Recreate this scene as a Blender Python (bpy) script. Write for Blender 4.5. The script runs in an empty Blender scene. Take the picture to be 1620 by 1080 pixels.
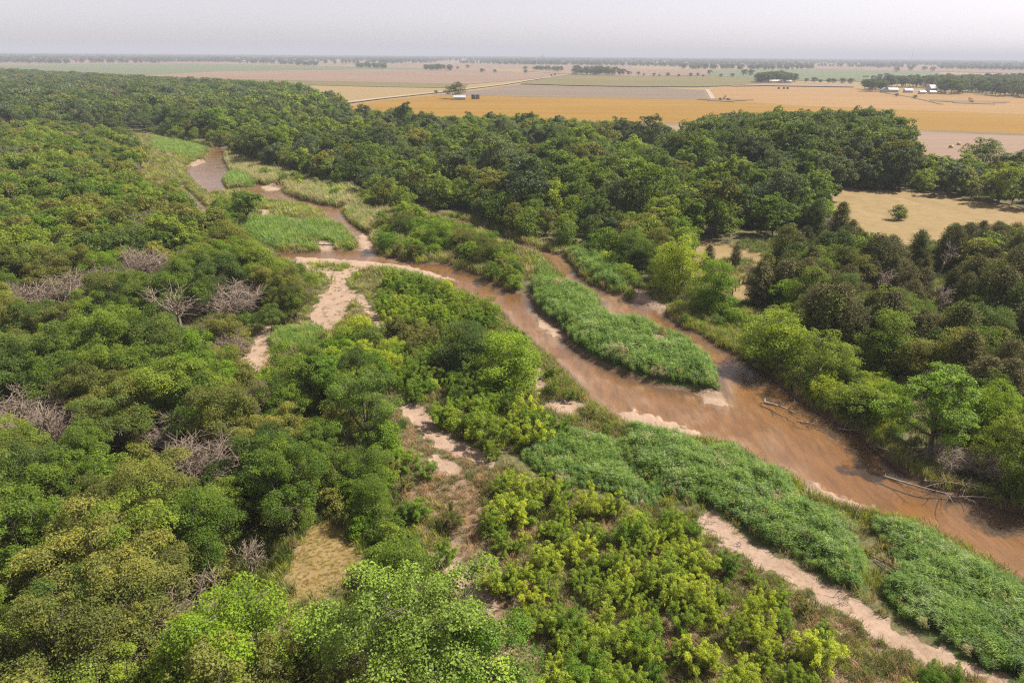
import bpy, math, random
import numpy as np
from mathutils import Matrix, Vector

S = bpy.context.scene
COL = S.collection
R_ = math.radians
rng = np.random.default_rng(11)
random.seed(5)

# ------------------------------------------------------------------ camera
H = 40.0                                   # the drone hovers 40 m above the bank
HFOV = 73.0
F = 810 / math.tan(R_(HFOV / 2))           # focal length in survey-photo pixels (1620 wide)
PITCH = math.atan((540 - 88) / F)
ROLL = R_(0.42)
_r = np.array([1, 0, 0.]); _u = np.array([0, math.sin(PITCH), math.cos(PITCH)])
FWD = np.array([0, math.cos(PITCH), -math.sin(PITCH)])
RIGHT = _r * math.cos(ROLL) + _u * math.sin(ROLL)
UP = -_r * math.sin(ROLL) + _u * math.cos(ROLL)
cam = bpy.data.cameras.new('camera'); camo = bpy.data.objects.new('camera', cam); COL.objects.link(camo)
cam.sensor_width = 36; cam.lens = 18 / math.tan(R_(HFOV / 2))
cam.clip_start = 0.5; cam.clip_end = 60000
m = Matrix.Identity(4)
for i in range(3):
    m[i][0], m[i][1], m[i][2] = RIGHT[i], UP[i], -FWD[i]
m[2][3] = H
camo.matrix_world = m
S.camera = camo

# ------------------------------------------------------------------ sky, sun, exposure
SUN_EL, SUN_AZ = 52.0, 72.0                # azimuth clockwise from the view direction
w = bpy.data.worlds.new('World'); S.world = w; w.use_nodes = True
nt = w.node_tree; bg = nt.nodes['Background']
sky = nt.nodes.new('ShaderNodeTexSky'); sky.sky_type = 'NISHITA'; sky.sun_disc = False
sky.sun_elevation = R_(SUN_EL); sky.sun_rotation = R_(SUN_AZ)
sky.dust_density = 0.9; sky.air_density = 1.0; sky.ozone_density = 1.0
hs = nt.nodes.new('ShaderNodeHueSaturation'); hs.inputs['Saturation'].default_value = 0.22
mixw = nt.nodes.new('ShaderNodeMix'); mixw.data_type = 'RGBA'; mixw.blend_type = 'MULTIPLY'; mixw.inputs[0].default_value = 1
mixw.inputs[7].default_value = (1.03, 0.975, 1.045, 1)   # thin smoke veil: faintly rosy
nt.links.new(sky.outputs[0], hs.inputs['Color']); nt.links.new(hs.outputs[0], mixw.inputs[6])
nt.links.new(mixw.outputs[2], bg.inputs[0]); bg.inputs[1].default_value = 0.068
sun = bpy.data.lights.new('sun', 'SUN'); suno = bpy.data.objects.new('sun', sun); COL.objects.link(suno)
sun.energy = 4.8; sun.angle = R_(1.4); sun.color = (1, 0.93, 0.82)
sd = Vector((math.sin(R_(SUN_AZ)) * math.cos(R_(SUN_EL)), math.cos(R_(SUN_AZ)) * math.cos(R_(SUN_EL)), math.sin(R_(SUN_EL))))
suno.rotation_euler = sd.to_track_quat('Z', 'Y').to_euler(); suno.location = (0, 0, 200)
S.view_settings.view_transform = 'Standard'; S.view_settings.look = 'None'
S.view_settings.exposure = 1.16; S.view_settings.gamma = 1.0; S.view_settings.use_curve_mapping = False
S.render.engine = 'CYCLES'
cy = S.cycles
cy.use_denoising = False; cy.filter_width = 1.25; cy.use_adaptive_sampling = True; cy.adaptive_threshold = 0.01
cy.max_bounces = 6; cy.diffuse_bounces = 4; cy.glossy_bounces = 2; cy.transmission_bounces = 3
cy.transparent_max_bounces = 8; cy.volume_bounces = 0; cy.caustics_reflective = False; cy.caustics_refractive = False

# ------------------------------------------------------------------ survey: photo pixel <-> place on the land
def ray(px, py):
    u = (px - 810) / F; v = (540 - py) / F
    return FWD + u * RIGHT + v * UP
def P(px, py, z=0.0):
    d = ray(px, py)
    t = (z - H) / min(d[2], -1e-4)
    return d[0] * t, d[1] * t
def PP(poly, h=0.0):
    return np.array([P(p[0], p[1], p[2] if len(p) > 2 else h) for p in poly])
def proj(x, y, z):
    x = np.asarray(x, float); d0 = x; d1 = np.asarray(y, float); d2 = np.asarray(z, float) - H
    a = d0 * RIGHT[0] + d1 * RIGHT[1] + d2 * RIGHT[2]
    b = d0 * UP[0] + d1 * UP[1] + d2 * UP[2]
    c = np.maximum(d0 * FWD[0] + d1 * FWD[1] + d2 * FWD[2], 0.01)
    return 810 + F * a / c, 540 - F * b / c, c
def inside(x, y, poly):
    x = np.asarray(x); y = np.asarray(y); r = np.zeros(x.shape, bool)
    n = len(poly); j = n - 1
    for i in range(n):
        xi, yi = poly[i][0], poly[i][1]; xj, yj = poly[j][0], poly[j][1]
        if yi != yj:
            c = ((yi > y) != (yj > y)) & (x < (xj - xi) * (y - yi) / (yj - yi) + xi)
            r ^= c
        j = i
    return r
def sdist(x, y, poly):
    d = np.full(x.shape, 1e9); n = len(poly)
    for i in range(n):
        ax, ay = poly[i - 1]; bx, by = poly[i]
        ex, ey = bx - ax, by - ay; L = ex * ex + ey * ey + 1e-9
        t = np.clip(((x - ax) * ex + (y - ay) * ey) / L, 0, 1)
        d = np.minimum(d, (x - ax - t * ex) ** 2 + (y - ay - t * ey) ** 2)
    d = np.sqrt(d)
    return np.where(inside(x, y, poly), -d, d)
def strip(line, half):
    """polygon along a pixel centre line with half widths in metres"""
    pts = np.array([P(*p[:2]) for p in line]); out_l, out_r = [], []
    for i in range(len(pts)):
        a = pts[max(i - 1, 0)]; b = pts[min(i + 1, len(pts) - 1)]
        t = (b - a) / (np.linalg.norm(b - a) + 1e-9); n_ = np.array([-t[1], t[0]])
        hw = half[i] if isinstance(half, (list, tuple)) else half
        out_l.append(pts[i] + n_ * hw); out_r.append(pts[i] - n_ * hw)
    return np.array(out_l + out_r[::-1])
def sm(a, b, x):
    t = np.clip((x - a) / (b - a), 0, 1); return t * t * (3 - 2 * t)
_ph = np.random.default_rng(3).uniform(0, 6.28, (40, 3))
def vnoise(x, y, s, k=0):
    """smooth irregular noise in -1..1 at feature size s"""
    v = 0.0
    for i in range(6):
        a = _ph[(i + k) % 40]; ang = a[0]; fr = 6.28 / s * (0.6 + 0.25 * i)
        v = v + np.sin(fr * (x * math.cos(ang) + y * math.sin(ang)) + a[1] + 1.7 * np.sin(fr * 0.53 * (y * math.cos(ang) - x * math.sin(ang)) + a[2]))
    return v / 3.2

# ------------------------------------------------------------------ plan of the valley (traced outlines, photo pixels)
RIV_MAIN = [(339,231),(361,233),(354,245),(364,269),(372,274),(404,287),(448,296),(452,305),(478,314),(510,322),(542,327),(545,338),(557,351),(585,368),(594,385),(599,399),(655,413),(702,415),(737,423),(774,440),(811,459),(834,465),(849,489),(866,503),(889,521),(894,540),(933,566),(970,583),(1007,598),(1057,611),(1143,622),(1180,640),(1165,690),(1105,694),(1061,686),(999,674),(974,659),(937,632),(896,588),(866,560),(846,535,1.0),(834,523,1.0),(809,506,1.0),(797,486,1.0),(760,464,1.0),(717,445,1.0),(662,428,1.0),(625,421,1.0),(561,413,1.0),(475,407,1.0),(443,406,1.0),(440,397),(502,397),(524,394),(561,394),(567,384,1.0),(551,363,1.0),(537,352,1.0),(513,339,1.0),(509,329,1.0),(487,322,1.0),(462,317,1.0),(428,313,1.0),(396,302,1.0),(375,298,1.0),(351,299,1.0),(331,302,1.0),(312,289,1.0),(296,273,1.0),(291,258,1.0),(317,251,1.0),(328,236,1.0)]
RIV_RIGHT = [(773,360),(800,372),(830,385),(861,393),(893,402),(908,417),(916,432),(938,449),(970,461),(1010,476),(1052,491),(1081,516),(1106,523),(1131,540),(1160,555),(1220,590),(1252,617),(1294,647),(1361,681),(1381,703),(1418,733),(1489,773),(1522,782),(1566,790),(1620,807),(1760,845),(2150,985),(2150,1190),(1760,990),(1620,916),(1566,881),(1522,860),(1481,833),(1387,808),(1319,790),(1264,756),(1204,728),(1162,700),(1105,694),(1120,640),(1145,622),(1143,607,0.7),(1138,582,0.7),(1126,563,0.7),(1094,536,0.7),(1057,521,0.7),(1027,508,0.7),(1007,498,0.7),(970,498,0.7),(950,484,0.7),(953,469,0.7),(933,456,0.7),(906,444,0.7),(893,432,0.7),(879,417,0.7),(854,399,0.7),(820,388,0.7),(790,374,0.7),(768,363,0.7)]
RIV_SIDE = [(284,294),(292,292),(305,303),(318,315),(332,328),(322,334,0.9),(305,322,0.9),(292,309,0.9)]
RIV_FAR = [(225,208),(270,218),(330,229),(341,234),(335,238),(300,228),(250,217),(220,212)]
RIV_BACK = [(640,318),(680,333),(720,345),(773,361),(800,373),(790,377),(768,365),(715,350),(675,338),(636,323)]
ISLET = [(352,284),(365,274),(390,275),(405,288),(398,295),(362,297)]
CHANNELS = [PP(p) for p in (RIV_MAIN, RIV_RIGHT, RIV_SIDE, RIV_FAR, RIV_BACK)]
ISLET_W = PP(ISLET)
SAND_BARS = [
 [(298,258),(317,252),(325,254),(305,262)],
 [(470,404),(560,409),(640,417),(720,440),(660,428),(600,421),(566,428),(545,440),(548,455),(575,470),(600,500),(613,522),(595,517),(570,480),(555,476),(545,495),(525,525),(500,514),(488,500),(512,467),(525,447),(513,432),(487,430),(470,418)],
 [(985,650),(1005,646),(1060,664),(1110,685),(1092,690),(1040,674),(1000,666)],
 [(1100,614),(1143,620),(1150,636),(1118,631)],
 [(850,494),(880,514),(893,533),(870,522),(855,508)],
 [(1002,456),(1016,459),(1053,487),(1049,491),(1010,477)],
 [(947,484),(976,496),(990,506),(965,501)],
 [(412,293),(440,289),(452,296),(422,300)],
 [(412,333),(425,331),(432,342),(415,344)], [(450,343),(497,350),(482,354),(452,351)],
 [(1028,526),(1054,532),(1062,554),(1040,556)],
 [(862,640),(895,633),(927,640),(915,656),(880,657)], [(842,583),(856,580),(862,620),(846,618)],
 [(1260,750),(1290,763),(1340,788),(1376,800),(1352,810),(1300,786),(1268,768)],
 [(500,384),(520,380),(530,390),(522,395),(504,393)],
 [(575,367),(592,383),(597,398),(570,392),(566,378)],
]
TRACKS = [strip([(640,636),(655,652),(680,678),(712,700),(745,720),(778,738)], [.9,1.3,1.4,1.2,.9,.5]),
 strip([(684,722),(705,735),(728,748)], [.5,.9,.5]),
 strip([(1112,812),(1130,830),(1165,860),(1212,886),(1260,910),(1310,940),(1370,975),(1420,1008),(1470,1034),(1530,1055),(1640,1090)], [.9,1.35,1.0,1.05,1.0,1.1,1.05,1.0,.9,.5,.3])]
SANDS = [PP(p) for p in SAND_BARS] + TRACKS + [PP([(703,880),(728,886),(742,905),(778,945),(790,975),(770,972),(745,950),(735,920),(708,908)]),
 PP([(385,600),(381,570),(400,540),(420,520),(432,515),(425,535),(420,560),(415,580),(400,592),(411,616),(396,614)])]
BARE = [PP(p) for p in ([(622,780),(640,760),(700,790),(712,830),(730,870),(780,930),(800,1010),(780,985),(735,935),(690,880),(650,830)],
 [(780,1000),(830,960),(880,1000),(900,1080),(880,1200),(790,1200)],
 [(1070,1010),(1100,1000),(1130,1060),(1090,1070)], [(690,740),(740,760),(800,850),(780,870),(720,800)])]
CLEARINGS = [[(436,975),(452,905),(490,836),(520,822),(548,846),(570,884),(562,912),(515,935),(500,975),(455,992)],
 [(388,575),(392,552),(412,545),(424,560),(418,580),(404,588)],
 [(224,263),(255,262),(270,275),(256,291),(228,284)]]
PASTURE = [(1296,298),(1350,296),(1440,302),(1520,314),(1620,331),(1760,350),(1760,420),(1560,365),(1490,380),(1430,395),(1365,385),(1330,350)]
PASTURE_VIS = [(1310,300),(1350,299),(1440,303),(1520,315),(1620,331),(1720,345),(1620,350),(1560,344),(1500,352),(1450,366),(1400,372),(1375,362),(1340,322)]
GLADE = [[(1094,412),(1100,390),(1118,378),(1165,394),(1206,404),(1202,416),(1150,408),(1112,420)], [(1160,455),(1172,448),(1195,452),(1190,474),(1164,474)], [(1112,384),(1200,402),(1230,470),(1150,480),(1100,420)]]
# reed and tall grass beds: outline, height, tone name
BEDS = {
 'island': ([(838,452),(880,446),(900,445,.9),(935,458,.9),(953,470,.9),(947,484,.9),(985,505,.8),(1005,498,.8),(1057,521,.8),(1094,537,.8),(1126,564,.8),(1138,585,.7),(1145,618),(1057,606),(1007,592),(970,577),(933,559),(895,534),(893,520),(866,499),(850,486)], 1.5, 'reed', 'reed bed covering the long island between the two channels'),
 'island_head': ([(846,402,1.2),(860,402,1.3),(878,422,1.3),(892,436,1.3),(902,446,1.3),(880,449),(850,444),(842,425)], 1.1, 'grass', 'bright grass bed on the upstream neck of the island'),
 'corner': ([(1388,803,1.9),(1430,805,1.9),(1481,820,1.9),(1522,848,1.9),(1566,870,1.9),(1620,905,1.9),(2100,1150,1.9),(2100,1400),(1800,1240),(1620,1110),(1560,1068),(1480,1010),(1402,962),(1398,930),(1420,905),(1405,870),(1375,830)], 1.4, 'reed', 'broad reed bed between the river bend and the sandy track'),
 'middle': ([(1120,695,1.5),(1160,690,1.5),(1204,717,1.5),(1250,738,1.5),(1265,763,1.5),(1300,788,1.5),(1350,812,1.5),(1348,850),(1372,895),(1366,945),(1320,922),(1260,884),(1200,855),(1145,815),(1110,800),(1060,790),(1000,750),(985,705),(1000,674),(1060,688)], 1.4, 'reed', 'reed bed lying between the sand spit and the sandy track'),
 'scrub_edge': ([(800,690),(900,685),(985,705),(1000,750),(1060,790),(1035,805),(960,785),(890,772),(840,742)], 1.2, 'reed', 'reed patch with willow shrubs around it beside the reed bed'),
 'bay': ([(420,530),(440,520),(505,515),(518,530),(500,552),(430,562)], 1.0, 'grass', 'bright grass bed below the sandy beach'),
 'flats': ([(375,350),(420,345),(500,348),(545,355),(563,380),(558,393),(526,391),(495,378),(502,395),(440,394),(395,378)], 1.2, 'grass', 'bright grass flat in the river bend upstream of the beach'),
 'far_bend': ([(240,218),(300,226),(335,233),(330,243),(300,251),(262,242),(240,236)], 1.2, 'grass', 'grass flat on the outer bend of the far river pool'),
 'islet': (ISLET, 1.4, 'grass', 'small round grass islet in the far river pool'),
 'beach_edge': ([(588,428),(620,421),(660,429),(716,444),(700,452),(640,444),(598,438)], 1.0, 'grass', 'bright grass strip along the beach at the river'),
 'right_bank': ([(896,402),(930,395),(990,420),(1000,450),(985,468),(940,447),(916,428)], 1.3, 'reed', 'reed bed on the bank of the narrow right channel'),
 'spit': ([(478,410),(560,412),(565,420),(540,430),(490,428)], 0.9, 'lime', 'yellowish green herb patch on the sandy beach'),
 'pool_bank': ([(356,246),(400,255),(470,280),(560,300),(600,322),(575,331),(540,326),(480,313),(450,296),(410,288),(368,270)], 1.5, 'pale', 'pale tall grass on the bank beside the far river pool'),
 'inner_bank': ([(547,331),(600,325),(650,345),(640,380),(604,398),(588,375),(560,352)], 1.2, 'pale', 'pale grass bank between the two upper channels'),
 'bank_herbs': ([(1052,490),(1100,478),(1180,478),(1200,500),(1190,525),(1200,562),(1160,553),(1106,521),(1080,513)], 0.8, 'lime', 'green herb slope on the bank below the glade'),
 'flat_top': ([(400,305),(440,318),(505,330),(513,342),(470,345),(420,332),(395,318)], 1.0, 'lime', 'yellow green grass flat around the sand patches upstream'),
 'right_slope': ([(1265,618),(1330,585),(1420,600),(1440,680),(1390,705),(1355,678),(1300,648)], 0.9, 'lime', 'yellow green herb slope on the bank under the shrubs'),
}
# outlines where the land or water stays in view: no tree crown may stand before them
FIELD_VIS = [(-300,40),(-300,106),(0,108),(100,114),(240,121),(330,125),(460,131),(590,140),(602,160),(545,172),(640,172),(700,184),(745,180),(850,180),(940,191),(985,188),(1080,200),(1100,192),(1150,182),(1280,178),(1400,178),(1440,200),(1452,242),(1530,246),(1620,240),(1760,250),(1760,40)]
WATER_VIS = [[(p[0], p[1]) for p in q] for q in (RIV_MAIN, RIV_RIGHT, RIV_FAR, RIV_SIDE)]
OPEN_VIS = WATER_VIS + SAND_BARS + CLEARINGS + [PASTURE_VIS] + GLADE[:2]
TRACK_VIS = [[tuple(proj(p[0], p[1], 0)[:2]) for p in t] for t in TRACKS]
LOW_VIS = [[(q[0], q[1]) for q in b[0]] for b in BEDS.values()]
SCRUB_SOUTH = [(1000,1500),(900,1250),(860,1080),(835,980),(800,900),(770,830),(755,760),(800,735),(860,765),(950,795),(1040,805),(1105,815),(1160,872),(1230,908),(1290,938),(1330,962),(1400,1003),(1470,1048),(1600,1095),(2000,1330),(1700,1500)]
SCRUB_MID = [(590,455),(620,440),(700,452),(760,474),(800,495),(830,518),(860,552),(885,590),(930,640),(985,690),(900,690),(820,700),(770,716),(700,680),(650,636),(625,600),(615,560),(622,530),(600,480)]
SCRUB_DRY = [(640,770),(700,740),(760,760),(800,860),(840,960),(880,1090),(900,1250),(800,1250),(830,1100),(780,990),(720,890),(650,850)]
SCRUB_BANK = [(610,345),(660,335),(720,355),(790,385),(850,400),(845,450),(780,430),(700,405),(620,398)]

def land_sd(x, y):
    s = np.full(np.shape(x), 1e9)
    for c in CHANNELS:
        s = np.minimum(s, sdist(x, y, c))
    return np.maximum(s, -sdist(x, y, ISLET_W))
def polyd(x, y, pts):
    d = np.full(x.shape, 1e9)
    for (ax, ay), (bx, by) in zip(pts[:-1], pts[1:]):
        ex, ey = bx - ax, by - ay; t = np.clip(((x - ax) * ex + (y - ay) * ey) / (ex * ex + ey * ey + 1e-9), 0, 1)
        d = np.minimum(d, (x - ax - t * ex) ** 2 + (y - ay - t * ey) ** 2)
    return np.sqrt(d)
DEEP = [(PP([(1160,557),(1220,592),(1252,620),(1294,650),(1361,685),(1385,708)]), 7.5), (PP([(1418,738),(1489,778),(1566,800),(1640,822),(1760,860)]), 13.0), (PP([(1400,800),(1481,830),(1540,850)]), 7.0),
        (PP([(670,417),(737,427),(774,443),(811,462),(836,470)]), 7.0), (PP([(908,425),(945,458)]), 4.0), (PP([(1010,482),(1060,498),(1100,528)]), 4.0), (PP([(893,545),(970,588),(1057,614)]), 2.6), (PP([(445,399),(505,399),(560,398)]), 5.0)]
def near_river(x, y):
    return (y < 480) & (np.abs(x) < 260)
def height(x, y, full=False):
    x = np.atleast_1d(np.asarray(x, float)); y = np.atleast_1d(np.asarray(y, float))
    s = np.full(x.shape, 60.0); sand = np.full(x.shape, 60.0)
    k = near_river(x, y)
    s[k] = land_sd(x[k], y[k])
    for p in SANDS:
        c = p.mean(0); r = np.max(np.linalg.norm(p - c, axis=1)) + 8
        q = k & ((x - c[0]) ** 2 + (y - c[1]) ** 2 < r * r)
        if q.any():
            sand[q] = np.minimum(sand[q], sdist(x[q], y[q], p) + .45 * vnoise(x[q], y[q], 3.1, 6) + .35 * vnoise(x[q], y[q], 1.1, 12))
    roll = np.where(y < 700, 0.22 * vnoise(x, y, 19.0) + 0.10 * vnoise(x, y, 5.0, 9), 0) * sm(0.5, 7, s) * sm(330, 240, np.hypot(x, y))
    bankw = 1.2 + 0.8 * vnoise(x, y, 9, 4)
    zl = -0.50 + 0.62 * sm(-0.2, np.maximum(bankw, .5), s) + roll
    bar = sm(1.2, -1.0, sand)
    zl = zl * (1 - 0.55 * bar) - 0.10 * bar
    deep = np.zeros(x.shape)
    for ln, rad_ in DEEP:
        if k.any(): deep[k] = np.maximum(deep[k], sm(rad_, rad_ * .35, polyd(x[k], y[k], ln) + 1.6 * vnoise(x[k], y[k], 8, 3)))
    shoal = 0.5 + 0.5 * vnoise(x * 0.8 + y * .3, y, 11, 14) + .25 * vnoise(x, y, 3.3, 2)
    zw = -0.49 - 0.34 * sm(0, 3.5, -s) * (1.0 - 0.72 * np.clip(shoal, 0, 1) * (1 - .7 * deep)) - .30 * deep * sm(.2, 2.0, -s)
    zw = np.maximum(zw, np.where(sand < 0.8, -0.49 + 0.13 * sm(0.8, -0.6, sand), -9))
    z = np.where(s > 0, np.maximum(zl, -0.49), zw)
    return (z, s, sand) if full else z
WATER_Z = -0.45

# ------------------------------------------------------------------ material helpers
def mat(name):
    M = bpy.data.materials.new(name); M.use_nodes = True
    n = M.node_tree; b = n.nodes['Principled BSDF']
    return M, n, b
def N(n, t, **kw):
    o = n.nodes.new(t)
    for k, v in kw.items():
        setattr(o, k, v)
    return o
def ramp(n, fac, stops):
    r = N(n, 'ShaderNodeValToRGB'); e = r.color_ramp.elements
    e[0].position = stops[0][0]; e[0].color = (*stops[0][1], 1)
    e[1].position = stops[-1][0]; e[1].color = (*stops[-1][1], 1)
    for p, c in stops[1:-1]:
        q = e.new(p); q.color = (*c, 1)
    n.links.new(fac, r.inputs[0]); return r.outputs[0]
def noise(n, vec, scale, detail=4, rough=.6):
    o = N(n, 'ShaderNodeTexNoise'); o.inputs['Scale'].default_value = scale
    o.inputs['Detail'].default_value = detail; o.inputs['Roughness'].default_value = rough
    if vec is not None: n.links.new(vec, o.inputs['Vector'])
    return o.outputs['Fac']
def mixc(n, f, a, b, mode='MIX'):
    o = N(n, 'ShaderNodeMix', data_type='RGBA', blend_type=mode)
    for s, v in ((0, f), (6, a), (7, b)):
        if isinstance(v, (int, float)): o.inputs[s].default_value = v
        elif isinstance(v, tuple): o.inputs[s].default_value = (*v, 1)
        else: n.links.new(v, o.inputs[s])
    return o.outputs[2]
def math_(n, op, a, b=0.0, clamp=False):
    o = N(n, 'ShaderNodeMath', operation=op, use_clamp=clamp)
    for i, v in enumerate((a, b)):
        if isinstance(v, (int, float)): o.inputs[i].default_value = v
        else: n.links.new(v, o.inputs[i])
    return o.outputs[0]
def objpos(n):
    g = N(n, 'ShaderNodeNewGeometry'); return g.outputs['Position']
def bumpto(n, b, h, strength, dist):
    o = N(n, 'ShaderNodeBump'); o.inputs['Strength'].default_value = strength; o.inputs['Distance'].default_value = dist
    n.links.new(h, o.inputs['Height']); n.links.new(o.outputs[0], b.inputs['Normal'])
def plain(name, col, rough=.8, var=.25, scale=3.0, metal=0.0):
    M, n, b = mat(name)
    v = noise(n, objpos(n), scale)
    lo = tuple(c * (1 - var) for c in col); hi = tuple(min(1, c * (1 + var)) for c in col)
    n.links.new(ramp(n, v, [(.3, lo), (.7, hi)]), b.inputs['Base Color'])
    b.inputs['Roughness'].default_value = rough; b.inputs['Metallic'].default_value = metal
    return M

def foliage(name, rough=.5, transl=.3, spec=.35, var=.35, warm=(1.25, 1.05, .6)):
    """leaf colour = the plant's own colour (object colour) varied per plant, per clump and per leaf"""
    M, n, b = mat(name)
    oi = N(n, 'ShaderNodeObjectInfo'); at = N(n, 'ShaderNodeAttribute', attribute_name='tint')
    t = at.outputs['Fac']
    rnd = math_(n, 'MULTIPLY_ADD', oi.outputs['Random'], .5); n.nodes[-1].inputs[2].default_value = .75
    lv = math_(n, 'MULTIPLY_ADD', t, 2 * var); n.nodes[-1].inputs[2].default_value = 1 - var
    val = math_(n, 'MULTIPLY', rnd, lv)
    cw = mixc(n, math_(n, 'MULTIPLY', math_(n, 'POWER', t, 2.0), .8), oi.outputs['Color'], mixc(n, 1.0, oi.outputs['Color'], warm, 'MULTIPLY'))
    hsv = N(n, 'ShaderNodeHueSaturation')
    n.links.new(cw, hsv.inputs['Color']); n.links.new(val, hsv.inputs['Value'])
    h_ = math_(n, 'MULTIPLY_ADD', oi.outputs['Random'], -.03); n.nodes[-1].inputs[2].default_value = .515
    n.links.new(h_, hsv.inputs['Hue'])
    c = hsv.outputs[0]
    n.links.new(c, b.inputs['Base Color']); b.inputs['Roughness'].default_value = rough
    b.inputs['Specular IOR Level'].default_value = spec
    tr = N(n, 'ShaderNodeBsdfTranslucent'); tc = mixc(n, 1.0, c, (1.5, 1.35, .7), 'MULTIPLY'); n.links.new(tc, tr.inputs['Color'])
    mx = N(n, 'ShaderNodeMixShader'); mx.inputs[0].default_value = transl
    n.links.new(b.outputs[0], mx.inputs[1]); n.links.new(tr.outputs[0], mx.inputs[2])
    n.links.new(mx.outputs[0], n.nodes['Material Output'].inputs['Surface'])
    return M
M_LEAF = foliage('leaf', .52, .38, .16)
M_GLOSS = foliage('glossy_leaf', .45, .32, .20, .5, (1.4, 1.3, 1.0))  # wide tint range paints pale glints, with pale leaf undersides, into the colour
M_FEATHER = foliage('feathery_leaf', .6, .36, .25, .35)
M_NEEDLE = foliage('cedar_needle', .75, .12, .15, .4, (1.2, 1.03, .7))
M_REED = foliage('reed_blade', .5, .32, .25, .48, (1.35, 1.2, .85))  # strong tint swing puts pale blade glints into the colour
M_DRY = foliage('dry_blade', .8, .25, .15, .4, (1.3, 1.05, .8))
M_BARK = plain('bark', (.085, .066, .05), .9, .4, 6)
M_DEAD = plain('weathered_wood', (.225, .172, .130), .85, .35, 4)
M_DRIFT = plain('driftwood', (.20, .165, .13), .85, .35, 5)

# ------------------------------------------------------------------ mesh helpers
class Geo:
    def __init__(s): s.v = []; s.q = []; s.t = []; s.mq = []; s.mt = []; s.tq = []; s.tt = []; s.n = 0
    def add(s, V, Q=None, T=None, mi=0, tint=.5):
        V = np.asarray(V, float).reshape(-1, 3); s.v.append(V)
        if Q is not None and len(Q):
            Q = np.asarray(Q, int); s.q.append(Q + s.n); s.mq.append(np.full(len(Q), mi)); s.tq.append(np.broadcast_to(np.asarray(tint, float), (len(Q),)))
        if T is not None and len(T):
            T = np.asarray(T, int); s.t.append(T + s.n); s.mt.append(np.full(len(T), mi)); s.tt.append(np.full(len(T), .5))
        s.n += len(V)
    def mesh(s, name, mats, smooth=False):
        V = np.concatenate(s.v) if s.v else np.zeros((0, 3))
        Q = np.concatenate(s.q) if s.q else np.zeros((0, 4), int); T = np.concatenate(s.t) if s.t else np.zeros((0, 3), int)
        me = bpy.data.meshes.new(name); me.vertices.add(len(V)); me.vertices.foreach_set('co', V.astype(np.float32).ravel())
        nl = Q.size + T.size; me.loops.add(nl); me.loops.foreach_set('vertex_index', np.concatenate([Q.ravel(), T.ravel()]).astype(np.int32))
        npoly = len(Q) + len(T); me.polygons.add(npoly)
        me.polygons.foreach_set('loop_start', np.concatenate([np.arange(len(Q)) * 4, Q.size + np.arange(len(T)) * 3]).astype(np.int32))
        for M in mats: me.materials.append(M)
        mi = np.concatenate(s.mq + s.mt) if npoly else np.zeros(0)
        me.polygons.foreach_set('material_index', mi.astype(np.int32))
        me.update(calc_edges=True)
        a = me.attributes.new('tint', 'FLOAT', 'FACE'); a.data.foreach_set('value', np.concatenate(s.tq + s.tt).astype(np.float32))
        me.polygons.foreach_set('use_smooth', np.full(npoly, smooth)); me.validate()
        return me
def rnd3(r, n):
    v = r.normal(size=(n, 3)); return v / np.linalg.norm(v, axis=1, keepdims=True)
def unit(v): return v / (np.linalg.norm(v, axis=-1, keepdims=True) + 1e-9)
def cards(g, r, C, Nn, L, W, tint, mi=0, fold=.3, T=None):
    """leaf shaped folded quads"""
    n = len(C); Nn = unit(Nn)
    if T is None: T = rnd3(r, n)
    T = unit(T - Nn * np.sum(T * Nn, 1, keepdims=True)); B = np.cross(Nn, T)
    L = np.broadcast_to(L, (n,))[:, None]; W = np.broadcast_to(W, (n,))[:, None]
    V = np.stack([C - T * L * .5, C + B * W * .5 + Nn * W * fold + T * L * .05, C + T * L * .5, C - B * W * .5 + Nn * W * fold + T * L * .05], 1)
    Q = np.arange(n * 4).reshape(n, 4); g.add(V.reshape(-1, 3), Q, mi=mi, tint=tint)
def tube(g, pts, rad, sides=5, mi=0, tint=.5, cap=True):
    pts = np.asarray(pts, float); k = len(pts)
    tan = unit(np.gradient(pts, axis=0)); ref = np.array([.31, .17, .93]) if abs(tan[0][2]) < .9 else np.array([1., .2, 0])
    a = np.arange(sides) / sides * 2 * math.pi; V = []
    for i in range(k):
        s_ = unit(np.cross(tan[i], ref)); t_ = np.cross(tan[i], s_)
        V.append(pts[i] + rad[i] * (np.cos(a)[:, None] * s_ + np.sin(a)[:, None] * t_))
    V = np.concatenate(V); Q = []
    for i in range(k - 1):
        for j in range(sides):
            Q.append((i * sides + j, i * sides + (j + 1) % sides, (i + 1) * sides + (j + 1) % sides, (i + 1) * sides + j))
    T = [((k - 1) * sides, (k - 1) * sides + j, (k - 1) * sides + j + 1) for j in range(1, sides - 1)] if cap else None
    g.add(V, Q, T, mi=mi, tint=tint)
def bend(r, a, b, amp, n=4):
    a = np.asarray(a, float); b = np.asarray(b, float); t = np.linspace(0, 1, n)[:, None]
    off = r.normal(size=3) * amp * np.linalg.norm(b - a)
    return a + (b - a) * t + off * np.sin(t * math.pi) * .6 + np.array([0, 0, 1]) * np.sin(t * math.pi) * amp * .3 * np.linalg.norm(b - a)
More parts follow.
